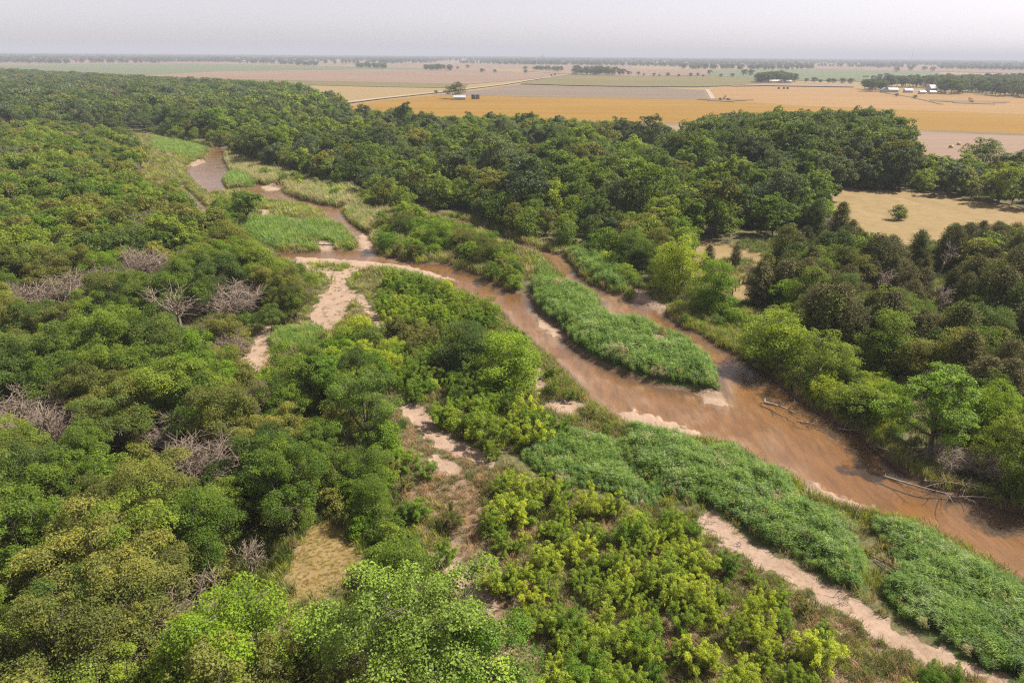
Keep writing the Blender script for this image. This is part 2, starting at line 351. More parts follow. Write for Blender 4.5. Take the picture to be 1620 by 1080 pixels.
def box(g, c, s, mi=0, rz=0.0, taper=1.0):
    x, y, z = s[0] / 2, s[1] / 2, s[2] / 2
    V = np.array([(-x, -y, -z), (x, -y, -z), (x, y, -z), (-x, y, -z), (-x * taper, -y * taper, z), (x * taper, -y * taper, z), (x * taper, y * taper, z), (-x * taper, y * taper, z)])
    ca, sa = math.cos(rz), math.sin(rz); V = np.stack([V[:, 0] * ca - V[:, 1] * sa, V[:, 0] * sa + V[:, 1] * ca, V[:, 2]], 1) + np.asarray(c)
    g.add(V, [(0, 3, 2, 1), (4, 5, 6, 7), (0, 1, 5, 4), (1, 2, 6, 5), (2, 3, 7, 6), (3, 0, 4, 7)], mi=mi)

def link(name, data, parent=None, loc=(0, 0, 0), rz=0.0, sc=1.0):
    o = bpy.data.objects.new(name, data); COL.objects.link(o)
    if parent is not None: o.parent = parent
    o.location = loc; o.rotation_euler = (0, 0, rz); o.scale = (sc, sc, sc) if isinstance(sc, (int, float)) else sc
    return o
def tag(o, label=None, cat=None, group=None, kind=None):
    for k, v in (('label', label), ('category', cat), ('group', group), ('kind', kind)):
        if v: o[k] = v
    return o

# ------------------------------------------------------------------ ground
def make_ground():
    th = np.concatenate([np.arange(-180, -52, 4.0), np.arange(-52, 52, .2), np.arange(52, 180, 4.0)])
    r1 = 3.0 * (24 / 3.0) ** (np.arange(14) / 14); r2 = 24 * np.exp(np.arange(0, math.log(430 / 24), .0085)); r3 = 430 * np.exp(np.arange(0, math.log(16000 / 430), .05)); 
    rr = np.concatenate([r1, r2, r3, [16000]])
    A, Rr = np.meshgrid(R_(1) * th, rr); x = (Rr * np.sin(A)).ravel(); y = (Rr * np.cos(A)).ravel()
    na, nr = len(th), len(rr)
    z, s, sand = height(x, y, True)
    i = np.arange(nr - 1)[:, None] * na; j = np.arange(na)[None]; j2 = (np.arange(na)[None] + 1) % na
    Q = np.stack([i + j, i + na + j, i + na + j2, i + j2], -1).reshape(-1, 4)[:, ::-1]
    V = np.stack([x, y, z], 1)
    # zones: r sand, g dry grass / stubble, b green grass, a bare pinkish soil
    zone = np.zeros((len(x), 4)); k = (y < 700) & (np.abs(x) < 500) & (y > 0)
    xs, ys = x[k], y[k]
    Z = np.zeros((k.sum(), 4))
    Z[:, 0] = sm(.7, -.5, sand[k])
    Z[:, 0] = np.maximum(Z[:, 0], sm(.05, -.3, s[k]))
    Z[:, 3] = np.maximum(Z[:, 3], .62 * sm(2.0, .2, s[k]))
    for p in BARE: Z[:, 3] = np.maximum(Z[:, 3], sm(1.5, -1.2, sdist(xs, ys, p)))
    for p in (PP(SCRUB_DRY), PP(SCRUB_SOUTH)): Z[:, 3] = np.maximum(Z[:, 3], .55 * sm(2, -1.5, sdist(xs, ys, p)))
    for p in [PP(c) for c in CLEARINGS] + [PP(PASTURE)] + [PP(c) for c in GLADE]: Z[:, 1] = np.maximum(Z[:, 1], sm(1.5, -1, sdist(xs, ys, p)))
    for b in BEDS.values(): Z[:, 2] = np.maximum(Z[:, 2], sm(1.5, -1.0, sdist(xs, ys, PP(b[0]))))
    zone[k] = Z
    far = (Rows := np.hypot(x, y)) > 560
    zone[far, 1] = .8
    g = Geo(); g.add(V, Q)
    M, n, b = mat('ground')
    pos = objpos(n); at = N(n, 'ShaderNodeAttribute', attribute_name='zone'); sp = N(n, 'ShaderNodeSeparateColor'); n.links.new(at.outputs['Color'], sp.inputs[0])
    n1 = noise(n, pos, .35, 6, .65); n2 = noise(n, pos, 2.2, 5, .7); n3 = noise(n, pos, .012, 3, .5); n4 = noise(n, pos, 9.0, 3, .7)
    def edge(w_, k_=.55):
        return math_(n, 'MULTIPLY_ADD', math_(n, 'ADD', w_, math_(n, 'MULTIPLY', math_(n, 'SUBTRACT', n1, .5), k_)), 3.0, True)
    def thr(w_, amp=.9):
        v = math_(n, 'ADD', w_, math_(n, 'MULTIPLY', math_(n, 'SUBTRACT', math_(n, 'ADD', math_(n, 'MULTIPLY', n1, .6), math_(n, 'MULTIPLY', n2, .4)), .5), amp))
        return ramp(n, v, [(.42, (0, 0, 0)), (.58, (1, 1, 1))])
    floor_ = ramp(n, n2, [(.3, (.045, .05, .02)), (.5, (.09, .085, .038)), (.7, (.16, .125, .065))])
    dry = ramp(n, math_(n, 'ADD', math_(n, 'MULTIPLY', n2, .5), math_(n, 'MULTIPLY', n1, .5)), [(.32, (.146, .112, .042)), (.5, (.202, .143, .066)), (.68, (.237, .174, .097))])
    green = ramp(n, n2, [(.3, (.035, .060, .014)), (.7, (.091, .104, .031))])
    soil = ramp(n, math_(n, 'ADD', math_(n, 'MULTIPLY', n2, .6), math_(n, 'MULTIPLY', n4, .4)), [(.3, (.076, .052, .029)), (.45, (.160, .108, .070)), (.65, (.251, .174, .125))])
    sandc = ramp(n, math_(n, 'ADD', math_(n, 'MULTIPLY', n2, .5), math_(n, 'MULTIPLY', n1, .5)), [(.34, (.165, .112, .075)), (.46, (.255, .178, .128)), (.55, (.285, .203, .150)), (.68, (.345, .256, .198))])
    c = mixc(n, thr(sp.outputs[1]), floor_, dry)
    c = mixc(n, thr(sp.outputs[2]), c, green)
    al = at.outputs['Alpha']
    c = mixc(n, thr(al, 1.1), c, soil)
    c = mixc(n, thr(sp.outputs[0], .7), c, sandc)
    # wet bed below the water line
    spz = N(n, 'ShaderNodeSeparateXYZ'); n.links.new(pos, spz.inputs[0])
    wet = ramp(n, math_(n, 'MULTIPLY_ADD', spz.outputs[2], 2.5), [(0.0, (1, 1, 1)), (1.0, (0, 0, 0))]); n.nodes[-2].inputs[2].default_value = 1.45
    bedc = ramp(n, math_(n, 'MULTIPLY_ADD', spz.outputs[2], 2.6), [(.1, (.190, .088, .013)), (.5, (.230, .130, .052)), (.85, (.30, .22, .155))]); n.nodes[-2].inputs[2].default_value = 2.15
    mw = N(n, 'ShaderNodeMapping'); mw.inputs['Rotation'].default_value = (0, 0, R_(40)); mw.inputs['Scale'].default_value = (1, .22, 1); n.links.new(pos, mw.inputs[0])
    wav = noise(n, mw.outputs[0], 1.3, 5, .65)
    bedc = mixc(n, 1.0, bedc, ramp(n, wav, [(.32, (.68, .66, .64)), (.5, (1, 1, 1)), (.68, (1.3, 1.3, 1.3))]), 'MULTIPLY')
    wetc = mixc(n, .92, c, bedc)
    c = mixc(n, wet, c, wetc)
    n.links.new(c, b.inputs['Base Color']); b.inputs['Roughness'].default_value = .95; b.inputs['Specular IOR Level'].default_value = .15
    bumpto(n, b, math_(n, 'ADD', n2, math_(n, 'MULTIPLY', n4, .5)), .6, .12)
    ra = N(n, 'ShaderNodeAttribute', attribute_name='rim')
    c = b.inputs['Base Color'].links[0].from_socket
    n.links.new(mixc(n, ra.outputs['Fac'], c, mixc(n, 1.0, c, (.42, .36, .31), 'MULTIPLY')), b.inputs['Base Color'])
    me = g.mesh('ground', [M], True)
    rim = sm(1.3, .25, np.abs(s + .1)) * (.55 + .45 * sm(-.6, 1.2, sand)); rim[~near_river(x, y)] = 0
    q = me.attributes.new('rim', 'FLOAT', 'POINT'); q.data.foreach_set('value', rim.astype(np.float32))
    ca = me.color_attributes.new('zone', 'FLOAT_COLOR', 'POINT'); ca.data.foreach_set('color', zone.astype(np.float32).ravel())
    tag(link('ground', me), kind='structure')
make_ground()

def make_water():
    xs = np.linspace(-270, 250, 60); ys = np.linspace(18, 500, 80); X, Y = np.meshgrid(xs, ys)
    g = Geo(); V = np.stack([X.ravel(), Y.ravel(), np.full(X.size, WATER_Z)], 1)
    i = np.arange(79)[:, None] * 60; j = np.arange(59)[None]
    g.add(V, np.stack([i + j, i + j + 1, i + 60 + j + 1, i + 60 + j], -1).reshape(-1, 4))
    M, n, b = mat('river_water'); pos = objpos(n)
    mp = N(n, 'ShaderNodeMapping'); mp.inputs['Rotation'].default_value = (0, 0, R_(40)); mp.inputs['Scale'].default_value = (1, .45, 1); n.links.new(pos, mp.inputs[0])
    mq = N(n, 'ShaderNodeMapping'); mq.inputs['Rotation'].default_value = (0, 0, R_(40)); mq.inputs['Scale'].default_value = (1, .12, 1); n.links.new(pos, mq.inputs[0])
    streak = noise(n, mq.outputs[0], 1.1, 4, .6)
    rip = math_(n, 'ADD', noise(n, mp.outputs[0], 2.6, 4, .6), math_(n, 'MULTIPLY', noise(n, mp.outputs[0], .5, 2, .5), .8))
    silt = math_(n, 'ADD', math_(n, 'MULTIPLY', noise(n, mp.outputs[0], .07, 3, .5), .6), math_(n, 'MULTIPLY', noise(n, mp.outputs[0], .3, 4, .6), .2)); silt = math_(n, 'ADD', silt, math_(n, 'MULTIPLY', streak, .2))
    mud = ramp(n, silt, [(.36, (.12, .078, .036)), (.5, (.195, .152, .115)), (.64, (.29, .25, .215))])
    di = N(n, 'ShaderNodeBsdfDiffuse'); n.links.new(mud, di.inputs[0])
    tr = N(n, 'ShaderNodeBsdfTransparent'); tr.inputs[0].default_value = (.93, .85, .75, 1)
    m1 = N(n, 'ShaderNodeMixShader'); m1.inputs[0].default_value = .16; n.links.new(tr.outputs[0], m1.inputs[1]); n.links.new(di.outputs[0], m1.inputs[2])
    gl = N(n, 'ShaderNodeBsdfGlossy'); gl.inputs['Roughness'].default_value = .10
    bm = N(n, 'ShaderNodeBump'); bm.inputs['Strength'].default_value = .45; bm.inputs['Distance'].default_value = .12; n.links.new(rip, bm.inputs['Height'])
    n.links.new(bm.outputs[0], gl.inputs['Normal'])
    fr = N(n, 'ShaderNodeFresnel'); fr.inputs[0].default_value = 1.38; n.links.new(bm.outputs[0], fr.inputs['Normal'])
    m2 = N(n, 'ShaderNodeMixShader'); n.links.new(fr.outputs[0], m2.inputs[0]); n.links.new(m1.outputs[0], m2.inputs[1]); n.links.new(gl.outputs[0], m2.inputs[2])
    n.links.new(m2.outputs[0], n.nodes['Material Output'].inputs['Surface'])
    tag(link('river_water', g.mesh('river_water', [M], True)), kind='structure')
make_water()

# ------------------------------------------------------------------ farmland sheets
def field_mat(name, lo, hi, ang=0.0, band=.02, fine=.25, ratio=14.0):
    M, n, b = mat(name); pos = objpos(n)
    mp = N(n, 'ShaderNodeMapping'); mp.inputs['Rotation'].default_value = (0, 0, R_(ang)); mp.inputs['Scale'].default_value = (1 / ratio, 1, 1); n.links.new(pos, mp.inputs[0])
    a = noise(n, mp.outputs[0], band, 4, .6); f = noise(n, mp.outputs[0], fine, 4, .6); l = noise(n, pos, .004, 2, .5)
    v = math_(n, 'ADD', math_(n, 'ADD', math_(n, 'MULTIPLY', a, .5), math_(n, 'MULTIPLY', f, .3)), math_(n, 'MULTIPLY', l, .25))
    n.links.new(ramp(n, v, [(.36, lo), (.64, hi)]), b.inputs['Base Color']); b.inputs['Roughness'].default_value = .95; b.inputs['Specular IOR Level'].default_value = .1
    return M
_fz = [0.10]
def sheet(name, poly, M, world=False, z=None):
    W_ = poly if world else PP(poly)
    from mathutils.geometry import tessellate_polygon
    c = W_.mean(0); _fz[0] += .12 if np.hypot(*c) > 950 else .03
    zz = _fz[0] if np.hypot(*c) > 950 else _fz[0] - .9
    zz = max(zz, .06); L = [Vector((p[0] - c[0], p[1] - c[1], 0)) for p in W_]
    F_ = []
    for t in tessellate_polygon([L]):
        a_, b_, d_ = (L[i] for i in t)
        F_.append(t if (b_ - a_).cross(d_ - a_).z > 0 else t[::-1])
    me = bpy.data.meshes.new(name); me.from_pydata(L, [], F_); me.materials.append(M); me.update()
    return tag(link(name, me, None, (c[0], c[1], zz)), kind='structure')
GOLD = field_mat('ripe_wheat', (.168, .089, .013), (.214, .128, .026), -4, .03, .3)
PEACH = field_mat('cut_wheat', (.193, .111, .041), (.239, .150, .068), -4, .03, .3)
STUB = field_mat('stubble', (.168, .114, .082), (.214, .153, .114), -4, .05, .4)
TAN = field_mat('dry_crop', (.150, .100, .069), (.189, .132, .093), -3, .02, .2)
OLIVE = field_mat('green_crop', (.100, .089, .034), (.136, .114, .048), -3, .02, .2)
GREY = field_mat('fallow_soil', (.118, .089, .065), (.153, .118, .086), -3, .03, .2)
CROP = field_mat('young_crop', (.086, .103, .050), (.111, .125, .063), -3, .02, .2)
ROADM = field_mat('gravel_road', (.243, .193, .150), (.300, .243, .193), 0, .1, .5, 2)
DARKV = field_mat('rough_verge', (.107, .078, .043), (.186, .136, .078), -4, .1, .5, 6)
sheet('stubble_field', [(-200,88.5),(0,90),(200,92.5),(430,95),(620,99),(1000,102),(1000,109),(700,109),(560,104),(300,100.6),(0,102.8),(-200,102)], TAN)
sheet('crop_field', [(-200,102.5),(0,103.2),(100,102.3),(300,100.8),(460,103.4),(600,106.5),(720,109.6),(620,109.9),(480,111),(350,113.4),(240,119),(100,118),(0,117),(-200,114)], CROP)
sheet('dry_field', [(180,125),(240,119),(350,113.5),(480,111.2),(620,110),(760,110.6),(800,113),(905,119),(868,122.4),(800,129),(745,133.4),(600,131),(470,128),(330,125),(240,128)], TAN)
sheet('green_field', [(200,129),(330,125.3),(470,128.2),(600,131.2),(745,133.6),(705,139.8),(600,138),(480,135),(330,133)], OLIVE)
sheet('fallow_field', [(330,133.2),(480,135.2),(600,138.2),(704,140),(690,146.5),(640,152),(590,158),(500,168),(420,170)], GREY)
sheet('far_dry_field', [(880,111),(1000,109.5),(1120,111),(1122,119.5),(1000,121),(905,118.5),(830,113)], TAN)
sheet('far_green_field', [(1122,111),(1290,110.5),(1480,113),(1500,122),(1380,130),(1215,127),(1122,120)], CROP)
sheet('pale_field', [(1285,101),(1460,106),(1620,110),(1800,112),(1800,121),(1620,117),(1430,112.5),(1288,110.3)], TAN)
sheet('green_field', [(873,122.6),(905,119.2),(1000,121.3),(1122,120.3),(1212,127.3),(1212,133),(1150,137),(1100,138.6),(1000,138.2),(900,136.2),(822,133.8)], OLIVE)
sheet('fallow_field', [(690,150.6),(760,142.6),(821,134),(900,136.4),(1000,138.5),(1040,139),(1114,143),(1121,157.2),(1040,156.8),(900,154.7),(750,152)], GREY)
sheet('wheat_field', [(500,176),(600,160.3),(690,150.8),(750,152.2),(900,155),(1040,157.1),(1128,158),(1250,167),(1400,173),(1620,182),(1800,187),(1800,222),(1620,212.5),(1440,205.5),(1080,196),(700,187),(600,184),(500,184)], GOLD)
sheet('cut_wheat_field', [(1121,142),(1150,138),(1213,137),(1345,139),(1400,147),(1520,148),(1620,156),(1800,170),(1800,187),(1620,182),(1400,173),(1250,167),(1128,158.2)], PEACH)
sheet('fallow_field', [(1150,137.8),(1212,133.2),(1345,134),(1352,139),(1213,136.8)], STUB)
sheet('gravel_road', strip([(440,178),(510,169.3),(600,157.8),(700,146.7),(800,134.6),(872,122.5),(900,119)], 3.2), ROADM, True)
sheet('farm_track', strip([(1128,158.2),(1124,150),(1118,142)], 2.6), ROADM, True)
sheet('verge', [(600,184.2),(700,187.2),(1080,196.2),(1440,205.7),(1620,212.7),(1800,222.2),(1800,227),(1620,216.5),(1440,209),(1080,199),(700,189.5),(600,186)], DARKV)
sheet('stubble_field', [(600,186.2),(700,189.7),(1080,199.2),(1440,209.2),(1620,216.7),(1800,227.2),(1800,285),(1620,262),(1440,255),(1200,240),(1000,230),(700,210)], STUB)
sheet('farm_track', strip([(1400,148),(1440,154),(1470,161),(1490,166)], 2.0), DARKV, True)
for a, b_ in (((1535, 162), 60), ((1145, 159), 45)):
    c = P(*a); k = np.arange(24) / 24 * 6.283; rr = 1 + .25 * np.sin(3 * k + 1) + .15 * np.sin(7 * k)
    sheet('verge', np.stack([c[0] + b_ * .55 * rr * np.cos(k), c[1] + b_ * .5 * rr * np.sin(k)], 1), DARKV, True)

# ------------------------------------------------------------------ plants: prototypes
def gen_tree(seed, h, Rx, lobes=7, leaf=.2, nleaf=13000, base=.3, squash=.75, M=None, lw=.62, gap=0.0, bark=None, clump=.24, lean=0.0, skirt=0):
    r = np.random.default_rng(seed); tr = Geo(); cr = Geo()
    zc = h * (base + 1) / 2; Rz = h * (1 - base) / 2
    fork = h * (base * .8 + .08); top = np.array([lean * h + r.normal() * .2, r.normal() * .2, fork])
    tube(tr, bend(r, (0, 0, -.3), top, .06, 5), np.array([1.5, 1.1, .95, .85, .75]) * h * .022, 7)
    LC = []
    for i in range(lobes):
        a = i * 2.399 + r.uniform(-.5, .5); q = (i + .5) / lobes
        zz = zc + Rz * (1 - 1.75 * q ** 1.1) * .72 + r.normal() * .05 * h
        rho = Rx * (.30 + .42 * math.sin(min(1, q * 1.15) * math.pi * .62)) * r.uniform(.65, 1.25) if i else Rx * .12
        LC.append((np.array([rho * math.cos(a) + lean * h, rho * math.sin(a), zz + r.normal() * .06 * h * (i > 0)]), Rx * r.uniform(.30, .56)))
    for i in range(skirt):
        a = i * 6.2832 / skirt + r.uniform(-.3, .3); LC.append((np.array([Rx * .55 * math.cos(a), Rx * .55 * math.sin(a), h * r.uniform(.16, .27)]), Rx * r.uniform(.36, .46)))
    cl = []
    for c, R in LC:
        tube(tr, bend(r, top - [0, 0, .2], c - [0, 0, R * .2], .12, 5), np.array([.6, .48, .36, .24, .12]) * h * .022, 5)
        k = max(7, int(13 * (R / (Rx * .45)) ** 2))
        d = rnd3(r, k); d[:, 2] = d[:, 2] * .8 + .22; d = unit(d)
        for j in range(k):
            if r.random() < gap: continue
            p = c + d[j] * R * r.uniform(.72, 1.08) * np.array([1, 1, squash])
            cl.append((p, Rx * clump * r.choice([.45, .7, 1.0, 1.25, 1.55], p=[.2, .25, .25, .2, .1]) * r.uniform(.85, 1.15), d[j]))
            if r.random() < .55: tube(tr, bend(r, c - d[j] * R * .3, p, .1, 3), np.array([.16, .1, .04]) * h * .022, 3)
    wsum = sum(x[1] ** 2 for x in cl)
    for p, R, dd in cl:
        k = int(nleaf * R * R / wsum); d = rnd3(r, k); d[:, 2] += .3; d = unit(d + dd * .35)
        u = (.3 + .7 * r.beta(2.2, 1.3, k)) * np.where(r.random(k) < .14, r.uniform(1.05, 1.5, k), 1)
        C = p + d * (R * u)[:, None] * np.array([1.0, 1.0, .72])
        Nn = d * .55 + np.array([0, 0, .55]) + rnd3(r, k) * .65
        tone = np.clip(r.normal(.5, .17) + r.normal(0, .17, k), 0, 1)
        ls_ = leaf * r.choice([.6, .85, 1.1, 1.45], k, p=[.25, .3, .3, .15])
        cards(cr, r, C, Nn, ls_, ls_ * lw * r.uniform(.75, 1.2, k), tone)
    return tr, cr, M or M_LEAF, bark or M_BARK
def gen_willow(seed, h, Rx, nleaf=3600, leaf=.17, stems=18, M=None):
    """many thin stems from one foot, each ending in soft upswept plumes with gaps between"""
    r = np.random.default_rng(seed); tr = Geo(); cr = Geo()
    per = nleaf // stems
    for i in range(stems):
        a = r.uniform(0, 6.28); rho = Rx * math.sqrt(r.uniform(0.0, 1)); hh = h * r.uniform(.42, 1.15) * (1 - .42 * (rho / Rx) ** 2)
        tip = np.array([rho * math.cos(a), rho * math.sin(a), hh]); foot = np.array([tip[0] * .25, tip[1] * .25, -.15])
        pth = bend(r, foot, tip, .12, 6); tube(tr, pth, np.linspace(.026, .008, 6) * (h / 3), 4)
        npl = 5; ct = r.normal(.5, .16)
        for s in range(npl):
            f = r.uniform(.42, .98) if s else 1.0; b0 = foot + (tip - foot) * f
            out = unit(rnd3(r, 1)[0] * [.9, .9, .3] + np.array([tip[0] * .5, tip[1] * .5, .40 * h])); L = r.uniform(.14, .30) * h * 1.1
            k = per // npl; u = r.uniform(0, 1, k) ** .8
            ctr = b0 + out * (L * u)[:, None] + np.array([.10, -.05, -1]) * (u ** 2.2 * L * .62)[:, None]
            d = rnd3(r, k); C = ctr + d * (.066 * h * (1.15 - .7 * u))[:, None]
            T = out + d * .75 + np.array([0, 0, .1])
            tone = np.clip(ct + .38 * (u - .45) + r.normal(0, .15, k), 0, 1)  # tint rises along each plume, painting sunlit tips and a darker inside
            cards(cr, r, C, d * .6 + np.array([0, 0, .6]) + rnd3(r, k) * .5, leaf * 1.3 * r.uniform(.6, 1.5, k), leaf * .24 * r.uniform(.8, 1.3, k), tone, T=T)
    return tr, cr, M or M_FEATHER, M_BARK
def gen_cedar(seed, h, Rx, nleaf=6500, leaf=.26):
    r = np.random.default_rng(seed); tr = Geo(); cr = Geo()
    tube(tr, bend(r, (0, 0, -.3), (0, 0, h * .95), .02, 6), np.linspace(.03, .005, 6) * h, 6)
    nb = 120
    for i in range(nb):
        q = (i + .5) / nb; zb = h * (.06 + .9 * q); rad = Rx * math.sqrt(max(.02, 1 - q ** 2.0)) * (.55 + .45 * min(1, q * 4 + .4)) * r.uniform(.62, 1.15)
        a = i * 2.399 + r.normal() * .3; tip = np.array([rad * math.cos(a), rad * math.sin(a), zb + rad * .28])
        if i % 3 == 0: tube(tr, [(0, 0, zb), tip * [.5, .5, 1], tip], [.018 * h * .4, .006 * h, .003 * h], 3)
        k = max(12, int(nleaf / nb * (.45 + 1.1 * (1 - q)))); u = r.uniform(.35, 1, k)
        C = np.array([0, 0, zb]) + (tip - [0, 0, zb]) * u[:, None] + rnd3(r, k) * (.10 * Rx + .12)
        out = unit(tip - [0, 0, zb])
        tone = np.clip(r.normal(.45, .14) + r.normal(0, .14, k), 0, 1)
        cards(cr, r, C, np.array([0, 0, .6]) + out * .4 + rnd3(r, k) * .6, leaf * r.uniform(.7, 1.4, k), leaf * .4, tone, T=out + [0, 0, .5] + rnd3(r, k) * .5)
    return tr, cr, M_NEEDLE, M_BARK
def gen_dead(seed, h, spread=.5, twigs=5, levels=3, fine=1.0):
    r = np.random.default_rng(seed); g = Geo()
    def grow(p, d, L, rad, lev):
        q = p + d * L; pth = bend(r, p, q, .13, 4 if lev < 2 else 3)
        tube(g, pth, np.linspace(rad, rad * .55, len(pth)), 6 if lev == 0 else (4 if lev == 1 else 3))
        if lev >= levels: return
        k = [4, 5, twigs, 4][lev]
        for i in range(k):
            f = r.uniform(.45, 1.0) if i else 1.0
            a = p + (q - p) * f; dd = unit(d + rnd3(r, 1)[0] * (spread + .25 * lev) + np.array([0, 0, .12 - .06 * lev]))
            grow(a, dd, L * r.uniform(.5, .85), rad * .5, lev + 1)
    grow(np.array([0, 0, -.3]), unit(np.array([r.normal() * .15, r.normal() * .15, 1])), h * .36, h * .022, 0)
    return g
def gen_brush(seed, h, Rx, n=520):
    """dense bare twig mass of a leafless shrub"""
    r = np.random.default_rng(seed); g = Geo()
    for i in range(22):
        a = r.uniform(0, 6.28); rho = Rx * math.sqrt(r.random()); tip = np.array([rho * math.cos(a), rho * math.sin(a), h * r.uniform(.6, .95) * (1 - .3 * (rho / Rx) ** 2)])
        foot = np.array([tip[0] * .15, tip[1] * .15, -.2]); pth = bend(r, foot, tip, .12, 5); tube(g, pth, np.linspace(.055, .016, 5) * h / 4, 4)
        for k in range(n // 22):
            f = r.uniform(.4, 1); b0 = foot + (tip - foot) * f + r.normal(size=3) * .05
            d = unit(rnd3(r, 1)[0] + unit(tip - foot) * .8); L = r.uniform(.12, .3) * h
            e = b0 + d * L; tube(g, bend(r, b0, e, .15, 3), np.array([.018, .013, .008]) * h / 4, 3, cap=False)
            if r.random() < .6:
                d2 = unit(d + rnd3(r, 1)[0] * .8); tube(g, [b0 + d * L * .5, b0 + d * L * .5 + d2 * L * .6], [.013 * h / 4, .007 * h / 4], 3, cap=False)
    return g

TONES = {   # leaf colours of the plants themselves
 'dark': (.086, .136, .030), 'mid': (.132, .200, .028), 'fresh': (.138, .235, .020), 'yellow': (.225, .308, .030), 'olive': (.150, .172, .042),
 'pale': (.114, .180, .028), 'bluish': (.088, .128, .060), 'brown': (.124, .128, .050), 'grey': (.17, .155, .10), 'deep': (.064, .098, .038)}
KINDS = {}
def add_kind(key, protos, stem_):
    """protos: (trunk geo, crown geo, leaf material, bark); meshes shared by every copy"""
    out = []
    for i, (tr, cr, M, bk) in enumerate(protos):
        tm = tr.mesh(stem_ + '_trunk', [bk], True) if tr else None
        cm = cr.mesh(stem_ + '_crown', [M]) if cr else None
        out.append((tm, cm))
    KINDS[key] = out
add_kind('broad', [gen_tree(20 + i, 8, [3.6, 3.2, 3.9, 3.3, 3.0, 4.2][i], [8, 7, 9, 6, 7, 10][i], .175, 16500, [.2, .22, .18, .28, .2, .22][i], clump=[.24, .26, .20, .27, .23, .19][i], gap=[.08, .15, .2, .1, .12, .22][i]) for i in range(6)], 'broadleaf')
add_kind('broad_mid', [gen_tree(40 + i, 8, [3.6, 3.1, 4.0, 3.4, 2.9][i], [8, 7, 9, 6, 7][i], .42, 3000, .2, clump=.25) for i in range(5)], 'broadleaf')
add_kind('broad_far', [gen_tree(60 + i, 8, [3.6, 3.2, 4.0][i], 7, .85, 750, .15, clump=.27) for i in range(3)], 'broadleaf')
add_kind('full', [gen_tree(70 + i, 8, [3.4, 3.0, 3.7][i], [10, 9, 11][i], .185, 17500, .04, clump=[.24, .26, .21][i], skirt=6, gap=.1) for i in range(3)], 'broadleaf')
add_kind('full_mid', [gen_tree(75 + i, 8, [3.4, 3.0, 3.7][i], [10, 9, 11][i], .42, 3800, .04, clump=.25, skirt=6) for i in range(3)], 'broadleaf')
add_kind('cotton', [gen_tree(80 + i, 12, [5.2, 4.6, 5.6, 4.2][i], [12, 11, 14, 10][i], .155, 32000, .15, M=M_GLOSS, lw=.85, clump=.19, gap=.10) for i in range(4)], 'cottonwood')
add_kind('cotton_mid', [gen_tree(90 + i, 12, [5.2, 4.4, 5.8, 4.0][i], [12, 10, 14, 9][i], .46, 4600, .10, lw=.8, clump=.19, gap=.12) for i in range(4)], 'cottonwood')
add_kind('cotton_far', [gen_tree(95 + i, 12, [5.2, 4.4, 6][i], 9, 1.05, 900, .18, lw=.8, clump=.23) for i in range(3)], 'cottonwood')
add_kind('cedar', [gen_cedar(100 + i, 7, [2.4, 2.8, 2.0][i], 8500) for i in range(3)], 'cedar')
add_kind('willow', [gen_willow(120 + i, 3, [1.5, 1.2, 1.7, 1.35][i], [5200, 4200, 5800, 4600][i]) for i in range(4)], 'willow')
add_kind('bush', [gen_tree(140 + i, 3, [1.8, 1.6, 2.0][i], [7, 6, 8][i], .17, 5600, .02, clump=.25, skirt=5) for i in range(3)], 'bush')
add_kind('dead', [(gen_dead(160 + i, 9, [.5, .65, .55][i], 6, 3), None, None, M_DEAD) for i in range(3)], 'bare')
add_kind('brush', [(gen_brush(170 + i, 4, [2.2, 1.9, 2.5][i], 900), None, None, M_DEAD) for i in range(3)], 'bare')

THINGS = []      # every plant that is a thing of its own: root, kind, tone, place, size
def make_plant(key, v, x, y, z, s, rz, name, cat, group, tone, parts=('trunk', 'crown'), sxy=1.0):
    root = bpy.data.objects.new(name, None); COL.objects.link(root)
    root.empty_display_size = .5; root.location = (x, y, z); root.rotation_euler = (0, 0, rz); root.scale = (s * sxy, s * sxy, s)
    tm, cm = KINDS[key][v % len(KINDS[key])]
    if cm is None:
        bpy.data.objects.remove(root); root = link(name, tm, None, (x, y, z), rz, (s * sxy, s * sxy, s))
    else:
        t = bpy.data.objects.new(parts[0], tm); COL.objects.link(t); t.parent = root
        c = bpy.data.objects.new(parts[1], cm); COL.objects.link(c); c.parent = root; c.color = (*TONES[tone], 1)
    root['category'] = cat; root['group'] = group
    THINGS.append(dict(o=root, name=name, tone=tone, x=x, y=y, z=z, h=s * {'b': 8, 'c': 12, 'f': 8}.get(key[0], 3), s=s, key=key))
    return root

# ------------------------------------------------------------------ scattering
def grid_pts(poly_w, sp, r, jit=.46):
    lo, hi = poly_w.min(0), poly_w.max(0); a = r.uniform(0, 1.5); c = (lo + hi) / 2; rad = np.linalg.norm(hi - lo) / 2 + sp
    k = np.arange(-rad, rad, sp); X, Y = np.meshgrid(k, k * .87); X = X + (np.arange(len(k)) % 2)[:, None] * sp * .5
    X = X + r.uniform(-jit, jit, X.shape) * sp; Y = Y + r.uniform(-jit, jit, X.shape) * sp
    x = c[0] + X * math.cos(a) - Y * math.sin(a); y = c[1] + X * math.sin(a) + Y * math.cos(a)
    x, y = x.ravel(), y.ravel(); m_ = inside(x, y, poly_w); return x[m_], y[m_]
def seen_clear(x, y, h, R, guards, soft=.7):
    """True where the crown hides none of the open places"""
    ok = np.ones(len(x), bool)
    for dz, dr in ((.97, 0), (.55, -soft), (.55, soft), (.55, -soft * .5), (.55, soft * .5), (.3, 0), (.3, -.8 * soft), (.3, .8 * soft), (.78, -.8 * soft), (.78, .8 * soft), (.78, 0), (.04, 0), (.9, -.45), (.9, .45)):
        px, py, _ = proj(x + dr * R, y, dz * h)
        for gpoly in guards: ok &= ~inside(px, py, gpoly)
    return ok
